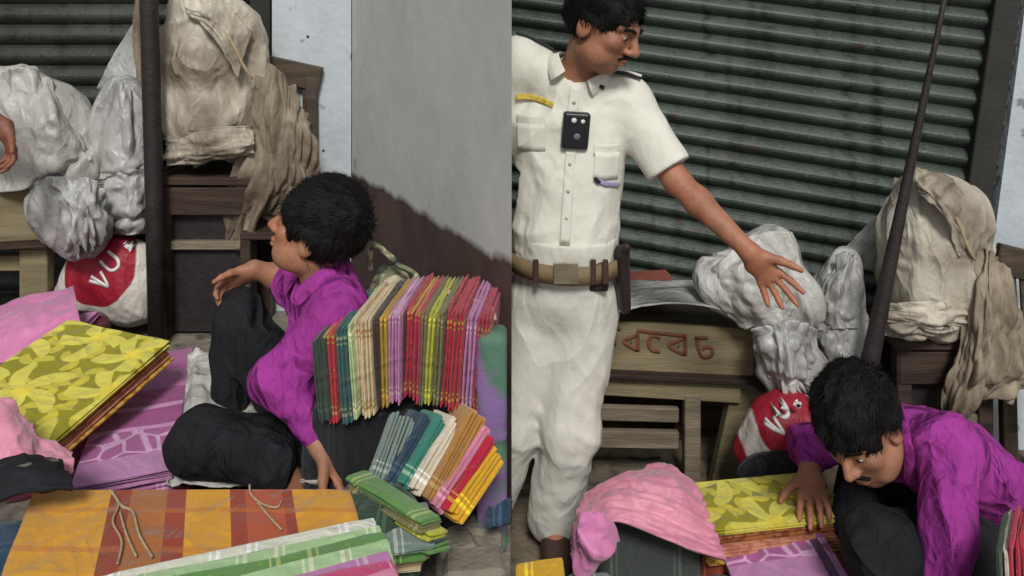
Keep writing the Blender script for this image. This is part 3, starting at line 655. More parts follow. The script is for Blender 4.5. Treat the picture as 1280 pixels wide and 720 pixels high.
def table(x0, x1, y0, y1, base, top, label):
    t = empty('wooden_table', ((x0 + x1) / 2, (y0 + y1) / 2, base)); tag(t, label, 'table')
    bar('table_top', V((x0, (y0 + y1) / 2, top)), V((x1, (y0 + y1) / 2, top)), (0, 1, 0), y1 - y0, .03, WOOD_D, t)
    for x in (x0 + .04, x1 - .04):
        for y in (y0 + .04, y1 - .04): bar('leg', V((x, y, base)), V((x, y, top - .016)), (1, 0, 0), .05, .05, WOOD_D, t)
    bar('apron', V((x0 + .02, y0 + .02, top - .08)), V((x1 - .02, y0 + .02, top - .08)), (0, 0, 1), .11, .02, WOOD_D, t)
    bar('stretcher', V((x0 + .06, y0 + .04, top - .26)), V((x1 - .06, y0 + .04, top - .26)), (0, 0, 1), .035, .03, WOOD_G, t)
    bar('shade_panel', V((x0 + .065, y0 + .06, (base + top) / 2 - .05)), V((x1 - .065, y0 + .06, (base + top) / 2 - .05)), (0, 0, 1), top - base - .12, .012, IRON, t)  # dark sheet added in place of the shaded void below the top
    bar('back_panel', V((x0 + .06, y1 - .02, (base + top) / 2)), V((x1 - .06, y1 - .02, (base + top) / 2)), (0, 0, 1), top - base - .1, .012, WOOD_D, t)
table(P(204, 0, 3.1).x, P(330, 0, 3.1).x, 3.0, 3.28, PL, .985, 'dark old wooden table under the sack tied to the upright post')
table(P(1110, 0, 2.6).x, P(1240, 0, 2.6).x, 2.55, 2.85, 0, P(0, 425, 2.6).z, 'dark old wooden table under the sack tied to the leaning post')

# ------------------------------------------------------------------ people
def hframe(fwd, up=(0, 0, 1)):
    f_ = V(fwd).normalized(); r_ = f_.cross(V(up)).normalized(); u_ = r_.cross(f_)
    return Matrix((r_, f_, u_)).transposed()
def head_sdf(Fd, c, R, s=1.0):
    h = lambda x, y, z: c + R @ (V((x, y, z)) * s)
    E = lambda p, r, k=.015, sub=False: Fd.ell(h(*p), R, [q * s for q in r], k, sub)
    E((0, -.012, .035), (.077, .098, .088), .02)
    E((0, .028, -.03), (.062, .068, .085), .03)
    E((0, .052, -.095), (.030, .030, .024), .03)
    for e in (-1, 1):
        E((e * .045, .03, -.07), (.022, .045, .03), .03)
        E((e * .040, .066, -.022), (.026, .022, .022), .02)
        Fd.cap(h(e * .008, .092, .020), h(e * .050, .076, .022), .011 * s, .009 * s, .014)
        E((e * .032, .106, .001), (.019, .018, .012), .012, True)
        E((e * .032, .081, .001), (.0145, .0135, .0125), .004)
        E((e * .078, -.008, -.012), (.010, .022, .033), .008); E((e * .089, -.002, -.008), (.006, .012, .02), .006, True)
        E((e * .012, .103, -.036), (.009, .010, .008), .008)
    Fd.cap(h(0, .094, .012), h(0, .119, -.031), .0085 * s, .0115 * s, .012)
    E((0, .094, -.060), (.024, .012, .0062), .006); E((0, .092, -.072), (.021, .012, .0065), .006)
    return h
def hand_sdf(Fd, wr, dr, nrm, thumb, curl=.35, s=1.0, spread=.16):
    """palm and five bent fingers; dr: towards the fingertips, nrm: out of the palm, thumb: side of the thumb"""
    dr, nrm, thumb = V(dr).normalized(), V(nrm), V(thumb)
    nrm = (nrm - dr * nrm.dot(dr)).normalized(); th = dr.cross(nrm); th = th if th.dot(thumb) > 0 else -th
    pal = wr + dr * .095 * s
    Fd.ecap(wr, wr + dr * .03 * s, th, (.026 * s, .02 * s), (.03 * s, .018 * s), .02)
    Fd.ecap(wr + dr * .03 * s, pal - dr * .012 * s, th, (.033 * s, .015 * s), (.037 * s, .013 * s), .02)
    for i, (off, L) in enumerate(((.030, .072), (.010, .082), (-.011, .076), (-.030, .060))):
        p = pal + th * off * s - dr * (.003 + .006 * abs(i - 1)) * s; d = (dr + th * off * spread / .03).normalized(); a = 0
        for j, (fr, r0, r1) in enumerate(((.44, .0098, .0088), (.31, .0088, .0080), (.25, .0080, .0064))):
            a += curl * (.55, 1.0, .7)[j] * (1 + .15 * i); q = p + (d * math.cos(a) + nrm * math.sin(a)) * L * fr * s
            Fd.cap(p, q, r0 * s, r1 * s, .005); p = q
    p = wr + dr * .03 * s + th * .026 * s; d = (dr * .75 + th * .8 + nrm * .25).normalized()
    for L, r0, r1, b in ((.038, .014, .0115, 0), (.030, .0112, .0095, .25), (.026, .0095, .0075, .45)):
        q = p + (d * (1 - .3 * b) + dr * b * .8 + nrm * curl * b).normalized() * L * s; Fd.cap(p, q, r0 * s, r1 * s, .008); p = q
def bounds(pts, m):
    a = np.array([tuple(p) for p in pts]); return a.min(0) - m, a.max(0) + m
def hair_mesh(c, R, s, seed, face, thick=.016, nape=-.06):
    h = lambda x, y, z: c + R @ (V((x, y, z)) * s)
    Fd = Field(np.array(c) - .17 * s, np.array(c) + .17 * s, .004)
    Fd.ell(h(0, -.014, .040), R, [(.077 + thick * .75) * s, (.098 + thick * .8) * s, (.088 + thick * 1.15) * s], .01)
    Fd.ell(h(0, -.055, -.02), R, [.066 * s, .052 * s, .06 * s], .02)
    Fd.ell(h(0, .115, -.055), R, [face[0] * s, face[1] * s, face[2] * s], .02, True)
    for e in (-1, 1): Fd.ell(h(e * .09, .012, -.04), R, [.03 * s, .04 * s, .052 * s], .012, True)
    Fd.cut(h(0, 0, nape), -(R @ V((0, .45, 1))))
    o = seed * 3.7
    def fn(x, y, z):
        q = [((x - c[0]) * R[0][i] + (y - c[1]) * R[1][i] + (z - c[2]) * R[2][i]) / s for i in range(3)]
        return .006 * fbm(q[0] * 60 + o, q[1] * 22 + o, q[2] * 26, 3) - .004 * np.abs(fbm(q[0] * 20, q[1] * 14 + o, q[2] * 14, 2))
    Fd.warp(fn, .03)
    me = Fd.mesh('hair')
    # short tufts that break the outline
    r = random.Random(seed); vs = [p.co.copy() for p in me.vertices]; ns = [p.normal.copy() for p in me.vertices]
    v, f = [tuple(p) for p in vs], [tuple(p.vertices) for p in me.polygons]
    flow = R @ V((.25, .8, -.35))
    for _ in range(6500):
        i = r.randrange(len(vs)); p, n_ = vs[i], ns[i]; up = (p - c).dot(V(R.col[2]))
        d = (flow * (.9 if up > .03 else .15) + V((0, 0, -.9 if up < .04 else 0)) + V((r.uniform(-.35, .35), r.uniform(-.35, .35), r.uniform(-.2, .2)))); d = (d - n_ * (d.dot(n_) - .16)).normalized()
        sd_ = d.cross(n_).normalized() * r.uniform(.0007, .0016) * s; L = r.uniform(.016, .036) * s; b = len(v); p = p - n_ * .003
        v += [tuple(p - sd_), tuple(p + sd_), tuple(p + d * L * .6 + sd_ * .6 + n_ * .002), tuple(p + d * L * .6 - sd_ * .6 + n_ * .002), tuple(p + d * L - n_ * .002)]
        f += [(b, b + 1, b + 2, b + 3), (b + 3, b + 2, b + 4)]
    return mesh('hair', v, f)
def folds(amp, fr, seed, ax=(1, 1, .5)):
    o = seed * 2.9
    def fn(x, y, z):
        w1 = .12 * vnoise(x * 3 + o, y * 3, z * 3 + o); w2 = .12 * vnoise(x * 3, y * 3 + o, z * 3 - o)
        u, v_, q = (x + w1) * fr, y * fr, (z + w2 + .5 * x) * fr
        n1 = np.minimum(np.abs(vnoise(u * ax[0] + o, v_ * ax[1] + 3, q * ax[2])), .5); n2 = np.minimum(np.abs(vnoise(u * 1.7 - q * .9 + o, v_ * 1.7 + 8, q * 1.1 + u * .5)), .5)
        msk = np.clip(.45 + .9 * vnoise(x * 5 + o, y * 5 + 2, z * 5), 0, 1); n3 = np.minimum(np.abs(vnoise(u * 3.4 + q * 1.2, v_ * 3.4, q * 2.2 - u + o)), .5)
        return amp * (1.5 * n1 + .9 * n2 * (.3 + msk) + .5 * n3 * msk - .75)
    return fn
def person(name, label, group, J, headf, hs=1.0, skin=SKIN_A, shirt=WHITE_U, trous=WHITE_T, build=1.0, sleeve=(.85, .85), face=(.072, .085, .098), seed=1, hem=None, shoes=LEATH,
           loose=.0, mous=True, hands=None, ground=0, collar=True, hairthick=.016, res=.005, headup=(0, 0, 1), belly=0, tl=.0, fold=.011):
    """J: joints in the world. One continuous body; hair and clothes are its children"""
    b_ = build
    body = Field(*bounds(list(J.values()), .22), res)
    side = J['shL'] - J['shR']; hside = J['hipL'] - J['hipR']; R = hframe(headf, headup); ch, pe = J['chest'], J['pelvis']
    body.ecap(pe, ch, side, (.135 * b_, .09 * b_), (.15 * b_, .095 * b_), .05)
    nk = J['neck']; hc = J['head']
    for e in ('L', 'R'):
        body.cap(nk.lerp(ch, .25), J['sh' + e], .06 * b_, .058 * b_, .05)
        body.cap(J['sh' + e], J['el' + e], .050 * b_, .038 * b_, .03); body.cap(J['el' + e], J['el' + e].lerp(J['wr' + e], .3), .038 * b_, .039 * b_, .02)
        body.cap(J['el' + e].lerp(J['wr' + e], .3), J['wr' + e], .039 * b_, .025 * b_, .02)
        if hands and e in hands: hand_sdf(body, J['wr' + e], *hands[e])
        body.cap(J['hip' + e], J['kn' + e], .078 * b_, .052 * b_, .05); body.cap(J['kn' + e], J['an' + e], .052 * b_, .034, .03)
        body.cap(J['an' + e], J['toe' + e], .036, .026, .03)
    body.ecap(nk - V((0, 0, .02)), hc + R @ V((0, -.02, -.06)) * hs, side, (.058 * b_, .055 * b_), (.054, .056), .03)
    h = head_sdf(body, hc, R, hs)
    root = link(name, body.mesh('body'), skin); tag(root, label, 'person', group)
    link('hair', hair_mesh(hc, R, hs, seed, face, hairthick), HAIR, root)
    for e in (-1, 1):
        fE = Field(np.array(h(e * .032, .08, 0)) - .03, np.array(h(e * .032, .08, 0)) + .03, .0012)
        fE.ell(h(e * .032, .0835, .000), R, [.0125 * hs, .0118 * hs, .0048 * hs], .002); ew = link('eye', fE.mesh('eye'), EYEW, root)
        fE = Field(np.array(h(e * .032, .08, 0)) - .03, np.array(h(e * .032, .08, 0)) + .03, .0012)
        fE.ell(h(e * .032, .0925, -.001), R, [.0066 * hs, .0038 * hs, .0050 * hs], .001); link('iris', fE.mesh('iris'), EYEB, ew)
        pts = [h(e * .012, .103, .019), h(e * .03, .099, .026), h(e * .05, .084, .02)]
        tube('eyebrow', cr(pts, 5), [.003] + [.0046] * 9 + [.002], HAIR, root, 6)
    if mous:
        fM = Field(np.array(h(0, .1, -.05)) - .05, np.array(h(0, .1, -.05)) + .05, .002)
        for e in (-1, 1): fM.ecap(h(e * .003, .104, -.0485), h(e * .028, .094, -.057), R.col[0], (.006, .005), (.005, .004), .004)
        fM.warp(lambda x, y, z: .0012 * fbm(x * 300, y * 300, z * 300, 2), .01); link('moustache', fM.mesh('moustache'), HAIR, root)
    # trousers
    T = Field(*bounds([J[k] for k in J if k[:3] in ('hip', 'pel', 'che') or k[:2] in ('kn', 'an', 'to')], .22), .006)
    T.ecap(pe - (ch - pe) * .05, pe.lerp(ch, .25), side, (.162 * b_, (.115 + belly * .5) * b_), (.160 * b_, (.115 + belly) * b_), .04)
    ax = (ch - pe).normalized(); T.cut(pe.lerp(ch, .30), ax)
    for e in ('L', 'R'):
        T.cap(J['hip' + e], J['kn' + e], (.102 + loose) * b_, (.076 + loose) * b_, .04); T.cap(J['kn' + e], J['an' + e].lerp(J['kn' + e], .05 - tl), (.076 + loose) * b_, (.064 + loose) * b_, .03)
    T.warp(folds(fold, 7, seed, (1, 1, .45)), .05)
    link('trousers', T.mesh('trousers'), trous, root)
    # shirt
    Sx = Field(*bounds([J[k] for k in J if k[:2] in ('sh', 'el', 'wr', 'ch', 'pe', 'ne', 'hi')], .22), .006)
    hm = hem if hem is not None else .18
    Sx.ecap(pe.lerp(ch, hm - .15), ch, side, ((.158) * b_, (.112 + belly) * b_), (.168 * b_, .113 * b_), .05)
    Sx.cut(pe.lerp(ch, hm), pe - ch)
    for e in ('L', 'R'):
        Sx.cap(nk.lerp(ch, .3) , J['sh' + e], .075 * b_, .072 * b_, .05)
        fr = sleeve[0 if e == 'L' else 1]; Sx.cap(J['sh' + e], J['el' + e], .072 * b_, (.058 + loose * .6) * b_, .03)
        if fr > 1: Sx.cap(J['el' + e], J['el' + e].lerp(J['wr' + e], fr - 1), .058 * b_, .042 * b_, .03)
    Sx.cap(nk - V((0, 0, .03)), nk + (hc - nk) * .1, .078 * b_, .066 * b_, .02)
    Sx.warp(folds(fold, 7, seed + 3, (1, 1, .5)), .05)
    nd = (hc + R @ V((0, -.02, -.06)) - nk).normalized(); fwdv = side.cross(ch - nk).normalized(); fwdv = fwdv if fwdv.dot(R.col[1]) > 0 else -fwdv
    q_ = (nd + fwdv * .35).normalized(); Sx.cap(nk + nd * .028 + q_ * .085, nk + nd * .028 + q_ * .16, .085, .1, .004, True)
    for e in ('L', 'R'):
        fr = sleeve[0 if e == 'L' else 1]
        if fr <= 1:
            p = J['sh' + e].lerp(J['el' + e], fr); d = (J['el' + e] - J['sh' + e]).normalized()
            Sx.box(p + d * .1, frame(d, (.1, .9, .3)), (.1, .12, .12), .004, .004, True)
    # neck opening
    Sx.cap(nk + nd * .0 + fwdv * .02, nk + nd * .06 + fwdv * .02, .052 * b_, .058 * b_, .006, True)
    Sx.cap(nk + nd * .02 + fwdv * .085, nk - nd * .06 + fwdv * .125, .03 * b_, .008, .006, True)
    sh = link('shirt', Sx.mesh('shirt'), shirt, root)
    if collar:
        sdn = side.normalized()
        for e in (-1, 1):
            bk = nk + nd * .045 - fwdv * .055 + sdn * e * .005; sdp = nk + nd * .05 + sdn * e * .070 + fwdv * .01; fr_ = nk + nd * .005 + sdn * e * .035 + fwdv * .085
            lo = [bk - nd * .035 - fwdv * .022, sdp - nd * .04 + sdn * e * .026, fr_ - nd * .05 + sdn * e * .03 + fwdv * .018]
            sheet('collar', [[bk, sdp, fr_], [(bk + lo[0]) / 2 - fwdv * .012, (sdp + lo[1]) / 2 + sdn * e * .010, (fr_ + lo[2]) / 2 + fwdv * .012], lo], shirt, sh, 18, 8, .001, 4, .004, 1)
    for e in ('L', 'R'):
        if shoes is None: break
        a, t = J['an' + e], J['toe' + e]
        sF = Field(*bounds([a, t], .12), .005); dv_ = (t - a); dv_.z = 0; dv_.normalize()
        sF.ecap(a - V((0, 0, .03)) - dv_ * .035, t + V((0, 0, .012)), dv_.cross(V((0, 0, 1))), (.042, .05), (.045, .034), .02); sF.cap(a - V((0, 0, .02)), a + V((0, 0, .05)), .045, .042, .02)
        sF.cut((0, 0, ground), (0, 0, -1)); link('shoe', sF.mesh('shoe'), shoes, root)
    return root, R, h, fwdv
G = None
# policeman
d0 = 2.32
J = dict(head=P(753, 30, 2.22), neck=P(722, 92, 2.32), chest=P(712, 160, 2.33), pelvis=P(703, 345, 2.34), shL=P(783, 128, 2.32), shR=P(648, 78, 2.36),
         elL=P(846, 226, 2.22), wrL=P(938, 316, 2.10), elR=P(610, 205, 2.42), wrR=P(612, 320, 2.40),
         hipL=P(728, 388, 2.34), hipR=P(672, 388, 2.36), knL=P(712, 535, 2.29), knR=P(640, 528, 2.34), anL=V((P(692, 0, 2.34).x, 2.34, .085)), anR=V((P(604, 0, 2.36).x, 2.38, .085)),
         toeL=V((P(697, 0, 2.2).x, 2.17, .035)), toeR=V((P(612, 0, 2.3).x, 2.26, .035)))
off, RO, hO, fO = person('person', 'person in white police uniform standing and pointing with an open hand', None, J, (.74, -.50, -.40), 1.1, SKIN_A, WHITE_U, WHITE_T, 1.0, (.86, .86), (.078, .088, .118), seed=3, hairthick=.013,
    hands={'L': ((.62, -.1, -.78), (-.2, -.9, -.25), (.6, 0, .6), .22, 1.02, .32), 'R': ((0, -.1, -1), (1, 0, 0), (0, -1, 0), .3, 1.0)}, hem=.16, belly=.035, loose=.012, headup=(-.12, .1, 1), tl=.02)
shO = [c for c in off.children if c.name.startswith('shirt')][0]
bv = BVHTree.FromPolygons([q.co for q in shO.data.vertices], [tuple(p.vertices) for p in shO.data.polygons])
def on_shirt(px, py, off_=0.004):
    o_ = V((0, 0, H)); d_ = (P(px, py, 2) - o_).normalized(); hit = bv.ray_cast(o_, d_)
    return (hit[0] if hit[0] else P(px, py, 2.2)) + (hit[1] * off_ if hit[0] else V((0, 0, 0))), (hit[1] if hit[0] else V((0, -1, 0)))
bpt, bn = on_shirt(718, 163, .014); Rb = frame((.97, 0, -.1), (0, 0, 1)); Rb = Matrix((V((1, .1, -.06)).normalized(), V((.06, -.15, 1)).normalized(), V((0, -1, -.15)).normalized())).transposed()
bc = Field(np.array(bpt) - .09, np.array(bpt) + .09, .002); bc.box(bpt, Rb, (.039, .055, .014), .009, .004)
cm = link('body_camera', bc.mesh('body_camera'), BLKP, off)
for q, (x, y, r, m_) in enumerate(((-.008, .034, .008, WHITEP), (.018, .032, .007, WHITEP), (.004, -.014, .010, mat('grey_lens', (.18, .19, .2), .3, .1)))):
    fl = Field(np.array(bpt) - .08, np.array(bpt) + .08, .0016); fl.ell(bpt + Rb @ V((x, y, .0145)), Rb, (r, r, .003), .001); link(('lamp', 'lamp', 'lens')[q], fl.mesh('lens'), m_, cm)
def ribbon(name, pix, wd_, m, off_=.004, parent=off):
    pts = [on_shirt(*p, off_) for p in pix]; rows = []
    P0 = [p for p, n_ in pts]
    t = V(P0[-1]) - V(P0[0]); up = t.cross(V((0, -1, 0))).normalized() * wd_ / 2
    return sheet(name, [[p - up for p in P0], [p + up for p in P0]], m, parent, 16, 4, 0, 1, .003)
ribbon('chest_ribbon', [(644, 121), (660, 120), (678, 125), (692, 132)], .017, GOLD)
ribbon('pocket_flap', [(742, 186), (756, 188), (772, 186)], .034, WHITE_U, .003)
ribbon('pocket_shading', [(744, 224), (756, 229), (772, 230)], .012, VSHADE, .006)  # strip coloured as the violet shading on the pocket
ribbon('pocket_dot', [(742, 222), (748, 228)], .012, NAVY, .009)  # dark dot at the end of the shading strip
ribbon('collar_badge', [(737, 106), (745, 107), (754, 110)], .012, NAVY, .007)
ribbon('placket', [(719, 108), (716, 140), (713, 200), (709, 255), (706, 305)], .030, WHITE_U, .0035)
for py_ in (128, 205, 238, 272, 300):
    bp_, bn_ = on_shirt(np.interp(py_, [108, 200, 305], [719, 713, 706]), py_, .008); fb_ = Field(np.array(bp_) - .02, np.array(bp_) + .02, .0015)
    fb_.ell(bp_, I3, (.0055, .003, .0055), .001); link('button', fb_.mesh('button'), mat('cream_button', srgb(190, 184, 168), .4, .05), off)
ribbon('pocket', [(742, 206), (757, 208), (772, 206)], .080, WHITE_U, .0025)
ribbon('pocket', [(648, 170), (664, 172), (682, 172)], .080, WHITE_U, .0025); ribbon('pocket_flap', [(648, 150), (664, 152), (682, 152)], .034, WHITE_U, .004)
# shoulder straps
def strap(a, b, e):
    A_, B_ = V(a), V(b); r = []
    top = V((0, 0, .075)); wv = V((0, -1, .15)).normalized() * .024
    o_ = sheet('shoulder_strap', [[A_ - wv, (A_ + B_) / 2 - wv + V((0, 0, .004)), B_ - wv], [A_ + wv, (A_ + B_) / 2 + wv + V((0, 0, .004)), B_ + wv]], WHITE_U, off, 12, 4, 0, 1, .008)
    sheet('strap_edge', [[A_ + wv * 1.25, (A_ + B_) / 2 + wv * 1.25 + V((0, 0, .004)), B_ + wv * 1.25], [A_ + wv * .95, (A_ + B_) / 2 + wv * .95 + V((0, 0, .007)), B_ + wv * .95]], NAVY, o_, 12, 4, 0, 1, .008)
bw = lambda p: bv.ray_cast(V(p) + V((0, 0, .3)), V((0, 0, -1)))[0] or V(p)
a_, b_ = P(762, 90, 2.31), P(800, 118, 2.31); strap(bw(a_) + V((0, 0, .004)), bw(b_) + V((0, 0, .004)), 1)
a_, b_ = P(692, 60, 2.36), P(645, 60, 2.37); strap(bw(a_) + V((0, 0, .004)), bw(b_) + V((0, 0, .004)), -1)
# belt and holster
trO = [c for c in off.children if c.name.startswith('trousers')][0]
pe, ch = J['pelvis'], J['chest']; sdv = (J['hipL'] - J['hipR']).normalized(); bl = []
ctr = pe.lerp(ch, .145)
v, f = [], []; nb = 48
for i in range(nb):
    th = 2 * math.pi * i / nb; p = ctr + V((1, 0, -.05)) * (.178 * math.cos(th)) + V((0, 1, 0)) * (.162 * math.sin(th)) + V((0, .0, .018 * math.sin(th) * .6))
    o_ = V((math.cos(th), math.sin(th), 0)) * .006
    v += [p + V((0, 0, -.026)), p + V((0, 0, .026)), p + o_ + V((0, 0, .026)), p + o_ - V((0, 0, .026))]
for i in range(nb):
    j = (i + 1) % nb
    for k in range(4): f.append((i * 4 + k, j * 4 + k, j * 4 + (k + 1) % 4, i * 4 + (k + 1) % 4))
belt = link('belt', fixn(mesh('belt', v, f)), KHAKI, off)
bar('buckle', ctr + V((-.04, -.17, 0)), ctr + V((.03, -.172, 0)), (0, 0, 1), .06, .008, mat('tarnished_metal', srgb(150, 140, 118), .4, .2, 40, metal=.6), belt)
for x in (-.09, .075, .11): bar('belt_loop', ctr + V((x, -.155, .035)), ctr + V((x, -.157, -.035)), (1, 0, 0), .016, .008, LEATH, belt)
hp = ctr + V((.168, -.06, -.03)); ho = Field(np.array(hp) - .2, np.array(hp) + .2, .005)
ho.ecap(hp + V((0, 0, .05)), hp + V((.012, 0, -.11)), (0, 1, 0), (.045, .026), (.032, .018), .02); ho.cap(hp + V((0, -.02, .06)), hp + V((.01, -.045, .085)), .017, .013, .02)
ho.box(hp + V((-.075, -.055, .005)), I3, (.03, .02, .042), .008, .01)
link('holster', ho.mesh('holster'), mat('dark_brown_leather', srgb(48, 38, 38), .45, .2, 12, .2, 90), off)

# man sitting in the left bay
J = dict(head=P(396, 290, 2.06), neck=P(408, 352, 2.08), chest=P(412, 432, 2.10), pelvis=P(418, 560, 2.12), shL=P(424, 388, 1.97), shR=P(396, 374, 2.24),
         elL=P(346, 476, 1.93), wrL=P(402, 560, 1.87), elR=P(358, 350, 2.40), wrR=P(318, 336, 2.34),
         hipL=P(404, 565, 2.04), hipR=P(398, 560, 2.18), knL=P(250, 552, 1.94), knR=P(300, 395, 2.30), anL=P(345, 578, 1.86), anR=P(285, 560, 2.26),
         toeL=P(390, 588, 1.90), toeR=P(262, 585, 2.2))
J['anL'].z = max(J['anL'].z, PL + .06); J['toeL'].z = PL + .04; J['anR'].z = PL + .09; J['toeR'].z = PL + .035
m1, R1, h1, f1 = person('person', 'person in magenta shirt sitting with raised knee and looking up', None, J, (-.86, .10, .36), 1.04, SKIN_B, PURP, BLACKT, 1.0, (1.82, 1.0), (.066, .075, .098), 7,
    hands={'R': ((-.78, -.1, -.5), (-.2, -.5, -.6), (-.3, -.8, .3), .75, .95), 'L': ((.6, -.2, -.62), (-.3, 0, -1), (0, -1, 0), .25, 1.0)}, hem=-.12, ground=PL, shoes=None, loose=-.004, hairthick=.024, headup=(.3, 0, 1), mous=False, fold=.017)
# man bending forward in the right bay
J = dict(head=P(1076, 532, 1.86), neck=P(1126, 548, 1.93), chest=P(1178, 570, 1.98), pelvis=P(1278, 652, 2.08), shL=P(1186, 562, 1.83), shR=P(1112, 548, 2.10),
         elL=P(1186, 668, 1.72), wrL=P(1172, 775, 1.66), elR=P(1016, 556, 2.26), wrR=P(1012, 590, 2.15),
         hipL=P(1268, 672, 2.0), hipR=P(1258, 660, 2.16), knL=P(1105, 690, 1.78), knR=P(1085, 650, 2.05), anL=P(1215, 820, 1.82), anR=P(1180, 760, 2.08),
         toeL=P(1160, 830, 1.74), toeR=P(1120, 770, 2.0))
for e in 'LR': J['an' + e].z = .085; J['toe' + e].z = .035
m2, R2, h2, f2 = person('person', 'person in magenta shirt bending forward over the yellow cloth stack', None, J, (-.62, -.56, -.50), 1.0, SKIN_B, PURP, BLACKT, 1.0, (1.9, 1.75), (.066, .075, .090), 9,
    hands={'R': ((-.25, -.9, -.16), (0, 0, -1), (-.9, .2, 0), .3, 1.0), 'L': ((-.1, -.1, -1), (-1, 0, 0), (0, -1, 0), .3, 1.0)}, hem=.0, shoes=LEATH, loose=.008, hairthick=.021, headup=(-.2, .2, 1), fold=.016)
# man at the left, only his hand reaches into the picture
bx = -2.38; by = 2.75
J = dict(head=V((bx, by, PL + 1.58)), neck=V((bx, by, PL + 1.42)), chest=V((bx, by, PL + 1.25)), pelvis=V((bx, by, PL + .92)), shL=V((bx + .18, by, PL + 1.38)), shR=V((bx - .18, by, PL + 1.38)),
         elL=P(-84, 104, 2.66), wrL=P(6, 158, 2.58), elR=V((bx - .25, by, PL + 1.1)), wrR=V((bx - .26, by - .05, PL + .85)), hipL=V((bx + .09, by, PL + .88)), hipR=V((bx - .09, by, PL + .88)),
         knL=V((bx + .1, by - .02, PL + .48)), knR=V((bx - .1, by - .02, PL + .48)), anL=V((bx + .1, by, PL + .085)), anR=V((bx - .1, by, PL + .085)), toeL=V((bx + .12, by - .15, PL + .035)), toeR=V((bx - .12, by - .15, PL + .035)))
person('person', 'person standing beside the sacks with one brown hand held out', None, J, (.3, -.8, -.2), 1.0, SKIN_C, mat('pale_blue_shirt', srgb(190, 196, 205), .8, .08, 8, .1, 40), BLACKT, 1.0, (.8, .8), seed=5,
    hands={'L': ((.3, -.05, -.95), (-.5, -.6, 0), (.2, -.9, 0), .5, 1.0), 'R': ((0, 0, -1), (1, 0, 0), (0, -1, 0), .3, 1.0)}, ground=PL, res=.006)

# ------------------------------------------------------------------ folded saris and cloth
ZARI = {'scarlet': (206, 160, 70), 'crimson': (190, 120, 60), 'red': (210, 150, 60), 'teal': (150, 170, 130), 'lilac': (220, 180, 205), 'cream': (190, 150, 90), 'mint': (220, 226, 190), 'leaf_green': (170, 190, 110), 'rose': (226, 150, 170), 'grey_teal': (180, 190, 178), 'sea_green': (150, 190, 160), 'ochre': (206, 170, 110)}
def cloth(name, col, **k):
    c = srgb(*col); z = srgb(*ZARI.get(name, tuple(min(255, int(q * 1.25 + 12)) for q in col)))
    def f(n, l, tc):
        a = mixc(n, l, thresh(n, l, noise(n, l, tc, 7, 4, .5), .5, .2), tuple(q * .84 for q in c), tuple(min(1, q * 1.1) for q in c))
        b_ = n.new('ShaderNodeMath'); b_.operation = 'PINGPONG'; b_.inputs[1].default_value = .118
        s_ = n.new('ShaderNodeSeparateXYZ'); l.new(tc.outputs['Object'], s_.inputs[0]); l.new(s_.outputs[0], b_.inputs[0])
        bd = ramp(n, l, b_.outputs[0], [(0, (0, 0, 0)), (.022, (1, 1, 1)), (.030, (0, 0, 0)), (.036, (1, 1, 1)), (.040, (0, 0, 0))])
        a = mixc(n, l, bd, a, z)
        return mixc(n, l, thresh(n, l, voro(n, l, tc, 62), .16, .03), mixc(n, l, .45, a, z), a)
    return mat('cloth_' + name, None, .85, .10, 9, .3, 420, .15, .2, pat=f, wrk=.28, wsc=9, lay=.0016)
COL = dict(bottle_green=(52, 72, 56), scarlet=(196, 44, 62), teal=(42, 98, 98), pale_green=(190, 208, 150), cream=(222, 200, 158), dark_brown=(60, 44, 30), mustard=(178, 142, 40), lilac=(196, 128, 178),
           maroon=(96, 26, 44), red=(188, 32, 58), olive=(122, 118, 72), lime=(190, 190, 52), crimson=(186, 40, 72), pink=(214, 134, 160), orange=(206, 130, 34), yellow=(220, 170, 40), navy=(40, 66, 88),
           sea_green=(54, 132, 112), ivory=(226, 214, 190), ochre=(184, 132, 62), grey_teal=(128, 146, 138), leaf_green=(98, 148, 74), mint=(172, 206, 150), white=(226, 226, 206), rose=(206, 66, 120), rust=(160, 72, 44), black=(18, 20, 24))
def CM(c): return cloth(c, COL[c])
GR = 'folded saris in the standing row'
row = [('bottle_green', 388, 403, 397, 407), ('scarlet', 403, 417, 410, 426), ('teal', 418, 432, 427, 440), ('pale_green', 432, 440, 440, 446), ('cream', 441, 463, 447, 470), ('dark_brown', 463, 474, 470, 476), ('mustard', 474, 485, 476, 484),
       ('lilac', 485, 501, 485, 497), ('maroon', 501, 507, 498, 503), ('red', 507, 517, 504, 513), ('crimson', 517, 528, 513, 522), ('olive', 528, 535, 522, 528), ('lime', 535, 546, 528, 538), ('olive', 546, 557, 538, 547), ('red', 558, 582, 549, 574), ('lilac', 583, 598, 574, 589), ('crimson', 598, 615, 589, 608)]
def ytop(x): return float(np.interp(x, [388, 420, 450, 500, 560, 615], [424, 408, 398, 388, 390, 396]))
def ybot(x): return float(np.interp(x, [397, 430, 470, 500, 520, 560, 608], [528, 534, 512, 500, 506, 516, 524]))
names = [r_[0].replace('_', ' ') for r_ in row]
